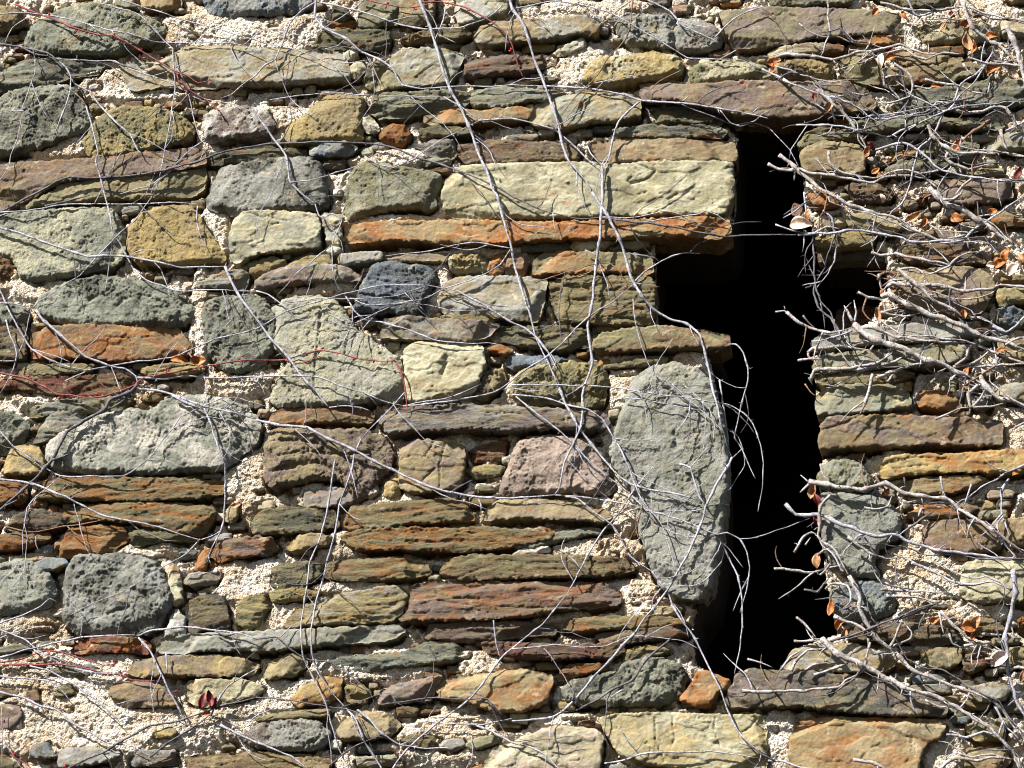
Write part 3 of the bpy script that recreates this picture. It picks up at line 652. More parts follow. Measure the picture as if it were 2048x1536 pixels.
def stone_mesh(poly, kind, prot, back, seed, step):
    calm = kind not in MAT
    if calm:
        kind = list(MAT)[-1]
    """front face as a relief, sides running back into the wall; returns verts, quads"""
    p = stone_outline(poly, kind, seed)
    lo = p.min(0) - 2 * step; hi = p.max(0) + 2 * step
    xs = np.arange(lo[0], hi[0] + step, step); zs = np.arange(lo[1], hi[1] + step, step)
    X, Z = np.meshgrid(xs, zs)
    S = sdf_poly(X, Z, p)
    # splat the outline distance for the mortar
    i0 = np.clip(int((lo[0] - 0.06 - X0) / GS), 0, NX - 1); i1 = np.clip(int((hi[0] + 0.06 - X0) / GS) + 1, 0, NX)
    j0 = np.clip(int((lo[1] - 0.06 - Z0) / GS), 0, NZ - 1); j1 = np.clip(int((hi[1] + 0.06 - Z0) / GS) + 1, 0, NZ)
    if prot > -0.01 and i1 > i0 and j1 > j0:
        s2 = sdf_poly(GX[j0:j1, i0:i1], GZ[j0:j1, i0:i1], p)
        SD[j0:j1, i0:i1] = np.maximum(SD[j0:j1, i0:i1], s2)
    inr = S.max(); w0 = hi[0] - lo[0]; h0 = hi[1] - lo[1]
    r = np.random.RandomState(seed)
    cx, cz = (lo + hi) / 2
    big = min(1.0, inr / 0.035)
    tilt = r.uniform(-1, 1) * 0.006 * (X - cx) / max(w0, .05) * 2 + r.uniform(-1.0, 0.7) * 0.007 * (Z - cz) / max(h0, .03) * 2
    ox, oz = r.uniform(0, 50, 2)
    if kind == 's':
        warp = fbm(X * 3 + ox, Z * 3 + oz, seed, 3) * 0.03
        n1 = fbm((X + ox) * 3.2, (Z + warp) * 34, seed + 1, 4, 0.55)
        ter = np.floor(n1 * 2.6) / 2.6
        k = n1 * 2.6 - np.floor(n1 * 2.6)
        ter = ter + sstep(0.75, 1.0, k) / 2.6
        h = 0.0045 * ter + 0.0020 * n1
        crk = fbm((X + oz) * 4.5, (Z + warp) * 42, seed + 2, 3)
        h -= 0.008 * np.exp(-(crk / 0.045) ** 2) * sstep(-0.1, 0.3, noise2(X * 9 + ox, Z * 9, seed + 4))
        h += 0.0035 * fbm(X * 14 + ox, Z * 28, seed + 3, 4) + 0.0012 * fbm(X * 90, Z * 120, seed + 6, 2)
        edge, w = 0.014, 0.007
    elif kind == 'f':
        h = 0.0050 * fbm(X * 7 + ox, Z * 9, seed, 4, 0.5) + 0.0013 * fbm(X * 60 + ox, Z * 75, seed + 3, 3, 0.6)
        crk = fbm(X * 6 + ox, Z * 8 + oz, seed + 2, 4, 0.6)
        h -= 0.006 * np.exp(-(crk / 0.022) ** 2) * sstep(0.30, 0.6, noise2(X * 7 + oz, Z * 7 + ox, seed + 8))
        fl = fbm(X * 5 + oz, Z * 11 + ox, seed + 9, 3)
        h += 0.0045 * sstep(0.02, 0.06, fl) - 0.0022          # one flake layer split off
        edge, w = 0.012, 0.0065
    else:
        n = fbm(X * 9 + ox, Z * 9 + oz, seed, 4, 0.6)
        wx = fbm(X * 22, Z * 22, seed + 30, 2) * 0.02
        m2 = fbm((X + wx) * 24 + oz, (Z - wx) * 27 + ox, seed + 2, 4, 0.68)
        rough = sstep(-0.35, 0.35, fbm(X * 5 + oz, Z * 5, seed + 33, 2))       # one side split smooth, the other pitted
        h = 0.010 * n + (0.0030 + 0.0042 * rough) * m2 - 0.003 * rough * np.abs(m2) + (0.0018 + 0.0022 * rough) * fbm(X * 105 + ox, Z * 105, seed + 3, 2, 0.7)
        edge, w = min(0.024, 0.4 * inr + 0.010), max(0.008, min(0.30 * inr, 0.018))
    if calm: h = h * 0.68
    h = h * big + tilt * big
    # broken facets along the rim
    fac = np.zeros_like(X)
    for _ in range(r.randint(3, 7)):
        an = r.uniform(0, 2 * math.pi); dx, dz = math.cos(an), math.sin(an)
        pr = (p[:, 0] - cx) * dx + (p[:, 1] - cz) * dz
        dep = pr.max() - r.uniform(0.15, 0.5) * min(2 * inr, 0.09)
        sl = r.uniform(0.25, 1.1) * (1.0 if kind != 'r' else 0.8)
        side = (X - cx) * -dz + (Z - cz) * dx
        ext = r.uniform(-.5, .5) * np.ptp(pr)
        q = ((X - cx) * dx + (Z - cz) * dz) - dep + 0.25 * np.abs(side - ext) * r.uniform(0, 1) + 0.006 * fbm(X * 22 + ox, Z * 22, seed + 41, 3)
        fac = np.maximum(fac, np.clip(q, 0, None) * sl)
    h = h - np.minimum(fac, 0.026)
    for cw, cdp, line in CRK:
        m0, m1 = line.min(0), line.max(0)
        if m0[0] > hi[0] or m1[0] < lo[0] or m0[1] > hi[1] or m1[1] < lo[1]: continue
        dd = seg_dist(X + 0.004 * fbm(X * 50, Z * 50, 61, 2), Z + 0.004 * fbm(X * 50, Z * 50, 62, 2), line)
        h = h - cdp * np.exp(-(dd / (cw * (0.9 + 0.5 * fbm(X * 30, Z * 30, 63, 2)))) ** 2)
    chip = fbm(X * 40 + ox, Z * 40 + oz, seed + 11, 3) * 0.0045 * big
    e = np.clip((S + chip) / min(w, max(inr * 0.8, 0.004)), 0, 1)
    prof = 1 - (1 - e) ** (2.4 if kind != 'r' else 1.9)
    H = prot - edge * (1 - prof) * (1 if kind == 'r' else big * 0.5 + 0.5) + h * (0.35 + 0.65 * prof)
    # keep cells inside the outline, pull their rim onto it
    ok = S > -0.35 * step
    cell = ok[:-1, :-1] & ok[1:, :-1] & ok[:-1, 1:] & ok[1:, 1:]
    # fall back for very thin stones
    if cell.sum() < 6: return None
    nz, nx = X.shape
    idx = np.arange(nz * nx).reshape(nz, nx)
    jj, ii = np.nonzero(cell)
    a, b, c, d = idx[jj, ii], idx[jj, ii + 1], idx[jj + 1, ii + 1], idx[jj + 1, ii]
    Q = np.stack([a, b, c, d], 1)                         # faces the camera (-y)
    E = np.concatenate([Q[:, [0, 1]], Q[:, [1, 2]], Q[:, [2, 3]], Q[:, [3, 0]]])
    key = np.minimum(E[:, 0], E[:, 1]) * (nz * nx) + np.maximum(E[:, 0], E[:, 1])
    u, inv, cnt = np.unique(key, return_inverse=True, return_counts=True)
    B = E[cnt[inv] == 1]
    rim = np.unique(B)
    gzz, gxx = np.gradient(S, step)
    Xf, Zf, Sf = X.ravel().copy(), Z.ravel().copy(), S.ravel()
    gl = np.sqrt(gxx.ravel() ** 2 + gzz.ravel() ** 2) + 1e-6
    mv = np.clip(Sf[rim], -1.3 * step, 1.3 * step)
    Xf[rim] -= mv * gxx.ravel()[rim] / gl[rim]; Zf[rim] -= mv * gzz.ravel()[rim] / gl[rim]
    used = np.unique(Q)
    # relief into the height map
    gi = np.round((Xf[used] - X0) / GS).astype(int); gj = np.round((Zf[used] - Z0) / GS).astype(int)
    m = (gi >= 0) & (gi < NX) & (gj >= 0) & (gj < NZ)
    np.maximum.at(HM, (gj[m], gi[m]), H.ravel()[used][m])
    remap = np.full(nz * nx, -1); remap[used] = np.arange(len(used))
    V = np.stack([Xf[used], -H.ravel()[used], Zf[used]], 1)
    Q = remap[Q]
    # sides
    rm = {int(v): k for k, v in enumerate(rim)}
    base = len(V)
    rv = np.stack([Xf[rim], -H.ravel()[rim], Zf[rim]], 1)
    mid = rv.copy(); mid[:, 1] += 0.02
    jx = fbm(mid[:, 0] * 60, mid[:, 2] * 60, seed + 21, 2) * 0.003
    cc = np.array([cx, 0, cz]); dirv = mid - cc; dirv[:, 1] = 0; dirv /= np.linalg.norm(dirv, axis=1, keepdims=True) + 1e-9
    mid += dirv * (jx - 0.002)[:, None]
    bk = rv.copy(); bk[:, 1] = max(back, -prot + 0.06); bk -= dirv * 0.006
    V = np.concatenate([V, rv, mid, bk])
    n = len(rim)
    bi = np.array([[rm[int(s)], rm[int(t)]] for s, t in B])
    s1 = np.stack([base + bi[:, 1], base + bi[:, 0], base + n + bi[:, 0], base + n + bi[:, 1]], 1)
    s2 = np.stack([base + n + bi[:, 1], base + n + bi[:, 0], base + 2 * n + bi[:, 0], base + 2 * n + bi[:, 1]], 1)
    Q = np.concatenate([Q, s1, s2])
    return V, Q

def tone(c, seed, j=0.10):
    r = np.random.RandomState(seed)
    v = 1 + r.uniform(-j, j); t = r.uniform(-0.03, 0.03)
    a = alb(PAL[c])
    return (a[0] * v * (1 + t), a[1] * v, a[2] * v * (1 - t))

wall = thing('stone_wall', 'old rubble stone wall of slate slabs and fieldstones with a black slit opening', 'wall', (0, 0, Z0))
wall['kind'] = 'thing'

parsed = []
for n, ln in enumerate(s for s in STONES.strip().split('\n') if s.strip()):
    head, body = ln.split('|')
    kind, c1, c2, pr = head.split()
    px = pts(body); prot = float(pr) / 1000.0
    poly = wall_xz(px, max(prot, -0.03))
    P = np.asarray(px); area = 0.5 * abs(np.dot(P[:, 0], np.roll(P[:, 1], -1)) - np.dot(P[:, 1], np.roll(P[:, 0], -1)))
    parsed.append(dict(kind=kind, c1=c1, c2=c2, prot=prot, poly=poly, px=P, area=area, seed=100 + n * 13))
big_ones = set(sorted(range(len(parsed)), key=lambda k: -parsed[k]['area'])[:98])

def near_slit(poly):
    q = densify(np.asarray(poly), 0.02)
    return sdf_poly(q[:, 0], q[:, 1], slit).max() > -0.03

acc = dict(V=[], Q=[], T=[], S=[], M=[], n=0)
KI = dict(s=0, f=1, r=2, q=2)
def accumulate(V, Q, kind, t4, s4):
    acc['V'].append(V); acc['Q'].append(Q + acc['n']); acc['n'] += len(V)
    acc['T'].append(np.tile(t4, (len(V), 1))); acc['S'].append(np.tile(s4, (len(V), 1)))
    acc['M'].append(np.full(len(Q), KI[kind]))

def stone_name(s):
    w = np.ptp(s['px'][:, 0]); h = np.ptp(s['px'][:, 1])
    if KI[s['kind']] == 2:
        return 'fieldstone'
    return 'stone_slab' if w / h > 2.6 else 'stone_block'

for k, s in enumerate(parsed):
    small = s['area'] < 1800
    back = 0.13 if near_slit(s['poly']) else 0.10
    res = stone_mesh(s['poly'], s['kind'], s['prot'] * 1.25 + 0.012, back, s['seed'], 0.0032 if small else 0.0042)
    if res is None: continue
    V, Q = res
    rr = np.random.RandomState(s['seed'])
    t4 = (*tone(s['c1'], s['seed']), rr.uniform(0, 1)); s4 = (*tone(s['c2'], s['seed'] + 1), rr.uniform(0.65, 1.0))
    if k in big_ones:
        c = V.mean(0)
        own = [MAT['s'], MAT['f'], MAT['r']][KI[s['kind']]]
        me = mesh_from(stone_name(s), V - c, Q, [own],
                       attrs=dict(tone=np.tile(t4, (len(V), 1)), stain=np.tile(s4, (len(V), 1))))
        w = {'fieldstone': 'rough rounded', 'stone_slab': 'long flat', 'stone_block': 'squared'}[stone_name(s)]
        lb = '%s %s stone with %s patches' % (w, COLNAME[s['c1']], COLNAME[s['c2']])
        link(stone_name(s), me, wall, tuple(c - np.array([0, 0, Z0])), lb)
    else:
        accumulate(V, Q, s['kind'], t4, s4)

# more courses beyond the frame, and slivers pinned into the wide joints
def loose(poly, kind, c1, c2, prot, seed, step=0.004):
    res = stone_mesh(poly, kind, prot, 0.08, seed, step)
    if res is None: return
    V, Q = res
    accumulate(V, Q, kind, (*tone(c1, seed, .2), (seed * 0.137) % 1), (*tone(c2, seed + 1, .2), 0.8))

SLS = sdf_poly(GX, GZ, slit)
cols = ['ol', 'gn', 'tn', 'br', 'pu', 'gy', 'ru', 'cr']
def ring_stone(x, z, w, h, seed, e=0.42):
    r = np.random.RandomState(seed)
    k = 9
    an = np.linspace(0, 2 * math.pi, k, endpoint=False) + r.uniform(-.2, .2, k)
    px_ = np.sign(np.cos(an)) * np.abs(np.cos(an)) ** e * w / 2; pz = np.sign(np.sin(an)) * np.abs(np.sin(an)) ** e * h / 2
    return np.stack([x + px_ * r.uniform(.82, 1.05, k), z + pz * r.uniform(.8, 1.05, k)], 1)
sd = 5000
fx0, fz1 = wall_xz([(0, 0)])[0]; fx1, fz0 = wall_xz([(2048, 1536)])[0]
z = Z0 + 0.03
while z < Z1 - 0.05:
    h = rng.uniform(0.05, 0.13); x = X0 + rng.uniform(0, .1)
    while x < X1:
        w = rng.uniform(0.12, 0.45)
        cxm, czm = x + w / 2, z + h / 2
        gi = int((cxm - X0) / GS); gj = int((czm - Z0) / GS)
        jl, jr = max(0, int((x - X0) / GS)), min(NX - 1, int((x + w - X0) / GS))
        jb, jt = max(0, int((z - Z0) / GS)), min(NZ - 1, int((z + h - Z0) / GS))
        if SD[jb:jt + 1, jl:jr + 1].max() < -0.006 and SLS[jb:jt + 1, jl:jr + 1].max() < -0.05:
            sd += 7
            kd = 's' if h < 0.08 else rng.choice(['f', 'r', 's'])
            loose(ring_stone(cxm, czm, w * .94, h * .86, sd), kd, cols[rng.randint(8)], cols[rng.randint(8)], rng.uniform(.014, .03), sd, 0.006)
        x += w
    z += h

ps = np.zeros((NZ, NX))
for (x, y, rx, ry) in FULL:
    c = wall_xz([(x, y)])[0]
    d = ((GX - c[0]) / (rx * 1.25 / SCALE)) ** 2 + ((GZ - c[1]) / (ry * 1.35 / SCALE)) ** 2
    ps = np.maximum(ps, sstep(1.25, 0.45, d))
cnt = 0
for t in range(9000):
    if cnt > 380: break
    x = rng.uniform(fx0, fx1); z = rng.uniform(fz0, fz1)
    gi = int((x - X0) / GS); gj = int((z - Z0) / GS)
    d = -SD[gj, gi]
    if SLS[gj, gi] > -0.03 or d < 0.009 or (ps[gj, gi] > 0.4 and rng.rand() < 0.85): continue
    hh = min(d * 1.7, rng.uniform(.010, .034)); ww = hh * rng.uniform(1.6, 5.5)
    il, ir = max(0, gi - int(ww / 2 / GS)), min(NX - 1, gi + int(ww / 2 / GS))
    if SD[gj, il] > -0.004 or SD[gj, ir] > -0.004: ww = hh * 1.5
    sd += 7; cnt += 1
    kd = 'f'
    if ww > 2.4 * hh or rng.rand() < 0.33:
        kd = 's'
    tones = sorted(PAL)
    c1 = tones[rng.randint(len(tones))]
    loose(ring_stone(x, z, ww, hh, sd, 0.2), kd, c1, cols[rng.randint(8)], rng.uniform(-.002, .016), sd, 0.0035)

V = np.concatenate(acc['V']); Q = np.concatenate(acc['Q'])
me = mesh_from('small_stones', V - np.array([0, 0, Z0]), Q, [MAT['s'], MAT['f'], MAT['r']], np.concatenate(acc['M']),
               dict(tone=np.concatenate(acc['T']), stain=np.concatenate(acc['S'])))
o = link('small_stones', me, wall); o['kind'] = 'stuff'

# ------------------------------------------------------------------ mortar bed
n1 = fbm(GX * 5, GZ * 5, 901, 4); n2 = fbm(GX * 22, GZ * 22, 902, 4, 0.55); n3 = fbm(GX * 85, GZ * 85, 903, 3, 0.65)
n4 = fbm(GX * 42, GZ * 42, 908, 3, 0.6)
HMOR = -0.008 + 0.010 * n1 + (0.009 * n2 + 0.0055 * n4) * (1 - 0.6 * ps) + 0.0052 * n3 + 0.024 * ps
HMOR = HMOR - 0.024 * sstep(0.28, 0.62, fbm(GX * 13, GZ * 17, 909, 3)) * (1 - 0.95 * ps)
HMOR = np.minimum(HMOR, 0.030 + 0.005 * n2 + 0.003 * n3)
# hollows washed out below the stones' lower edges
sh = int(round(0.016 / GS))
up = np.full_like(SD, -0.2); up[:-sh] = SD[sh:]
gap = sstep(-0.006, 0.004, up) * sstep(0.012, -0.002, SD)
HMOR -= gap * (0.060 * sstep(-0.5, 0.15, fbm(GX * 9, GZ * 9, 904, 3) - 0.9 * ps) + 0.003)
sl = int(round(0.011 / GS))
lf = np.full_like(SD, -0.2); lf[:, sl:] = SD[:, :-sl]
HMOR -= sstep(-0.004, 0.004, lf) * sstep(0.010, -0.002, SD) * 0.036 * sstep(-0.3, 0.3, fbm(GX * 7, GZ * 7, 905, 3))
# dropped in behind the stones
HMOR = np.where(SD > 0.02, np.minimum(HMOR, -0.02), HMOR)
rim = sstep(-0.02, 0.0, SLS)
HMOR -= rim * 0.02
ok = SLS < 0.25 * GS
keep = ok & (SD < 0.03)
cell = keep[:-1, :-1] & keep[1:, :-1] & keep[:-1, 1:] & keep[1:, 1:]
idx = np.arange(NZ * NX).reshape(NZ, NX)
jj, ii = np.nonzero(cell)
Q = np.stack([idx[jj, ii], idx[jj, ii + 1], idx[jj + 1, ii + 1], idx[jj + 1, ii]], 1)
used = np.unique(Q); remap = np.full(NZ * NX, -1); remap[used] = np.arange(len(used))
jx = fbm(GX * 70 + 3, GZ * 70, 906, 2) * 0.0022; jz = fbm(GX * 70, GZ * 70 + 9, 907, 2) * 0.0022
V = np.stack([(GX + jx).ravel()[used], -HMOR.ravel()[used], (GZ + jz).ravel()[used]], 1)
V[:, 2] -= Z0
# reveal of the opening, running back through the wall
rp = densify(slit, 0.02)
rp = np.concatenate([rp, rp[:1]])
ny = 14
rows = []
for k in range(ny):
    y = -0.0 + 0.03 + 0.55 * k / (ny - 1)
    q = rp.copy()
    n_ = fbm(q[:, 0] * 12 + q[:, 1] * 9, np.full(len(q), y * 12), 911, 3) * 0.02
    cc = slit.mean(0); dv = q - cc; dv /= np.linalg.norm(dv, axis=1, keepdims=True)
    q = q + dv * (0.012 + n_ + (0.02 if k else 0.0))[:, None] if k else q + dv * 0.004
    rows.append(np.stack([q[:, 0], np.full(len(q), y), q[:, 1] - Z0], 1))
rv = np.concatenate(rows); m = len(rp); b0 = len(V)
rq = []
for k in range(ny - 1):
    for i in range(m - 1):
        rq.append((b0 + k * m + i, b0 + (k + 1) * m + i, b0 + (k + 1) * m + i + 1, b0 + k * m + i + 1))
V = np.concatenate([V, rv]); Q = np.concatenate([remap[Q], np.array(rq)])
mi = np.concatenate([np.zeros(len(Q) - len(rq), int), np.ones(len(rq), int)])
m_rev, nt_, b_ = newmat('shade_darkened_reveal'); N_ = NB(nt_)  # shade inside the opening is put into the stone colour, almost black
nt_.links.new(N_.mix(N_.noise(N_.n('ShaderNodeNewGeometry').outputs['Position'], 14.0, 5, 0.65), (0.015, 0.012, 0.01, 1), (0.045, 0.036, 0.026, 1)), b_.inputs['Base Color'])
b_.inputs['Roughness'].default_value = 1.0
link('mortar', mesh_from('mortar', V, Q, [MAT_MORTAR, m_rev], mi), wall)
np.maximum(HM, np.where(ok, HMOR, -0.2), out=HM)

# core of the wall around the opening and the dark room behind it
def boxes(lst):
    V = []; Q = []
    for (x0, y0, z0, x1, y1, z1, inv) in lst:
        b = len(V)
        V += [(x0, y0, z0), (x1, y0, z0), (x1, y1, z0), (x0, y1, z0), (x0, y0, z1), (x1, y0, z1), (x1, y1, z1), (x0, y1, z1)]
        f = [(0, 3, 2, 1), (4, 5, 6, 7), (0, 1, 5, 4), (1, 2, 6, 5), (2, 3, 7, 6), (3, 0, 4, 7)]
        for q in f:
            q = tuple(b + v for v in q)
            Q.append(q[::-1] if inv else q)
    return np.array(V, float), np.array(Q)
sx0, sz0 = slit.min(0) - 0.07; sx1, sz1 = slit.max(0) + 0.07
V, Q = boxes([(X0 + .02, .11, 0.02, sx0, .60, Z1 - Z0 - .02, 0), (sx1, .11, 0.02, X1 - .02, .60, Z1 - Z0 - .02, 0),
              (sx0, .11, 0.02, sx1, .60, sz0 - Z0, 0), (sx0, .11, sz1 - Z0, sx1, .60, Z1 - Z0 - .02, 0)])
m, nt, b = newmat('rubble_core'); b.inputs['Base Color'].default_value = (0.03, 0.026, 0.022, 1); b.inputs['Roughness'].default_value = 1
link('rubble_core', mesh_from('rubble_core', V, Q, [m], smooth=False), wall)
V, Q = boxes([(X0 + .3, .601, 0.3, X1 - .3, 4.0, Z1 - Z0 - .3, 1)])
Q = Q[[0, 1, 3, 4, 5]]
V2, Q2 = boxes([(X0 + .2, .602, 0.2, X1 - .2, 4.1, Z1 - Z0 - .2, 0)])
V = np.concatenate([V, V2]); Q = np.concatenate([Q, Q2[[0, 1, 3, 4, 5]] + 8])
link('dark_chamber', mesh_from('dark_chamber', V, Q, [m], smooth=False), wall)
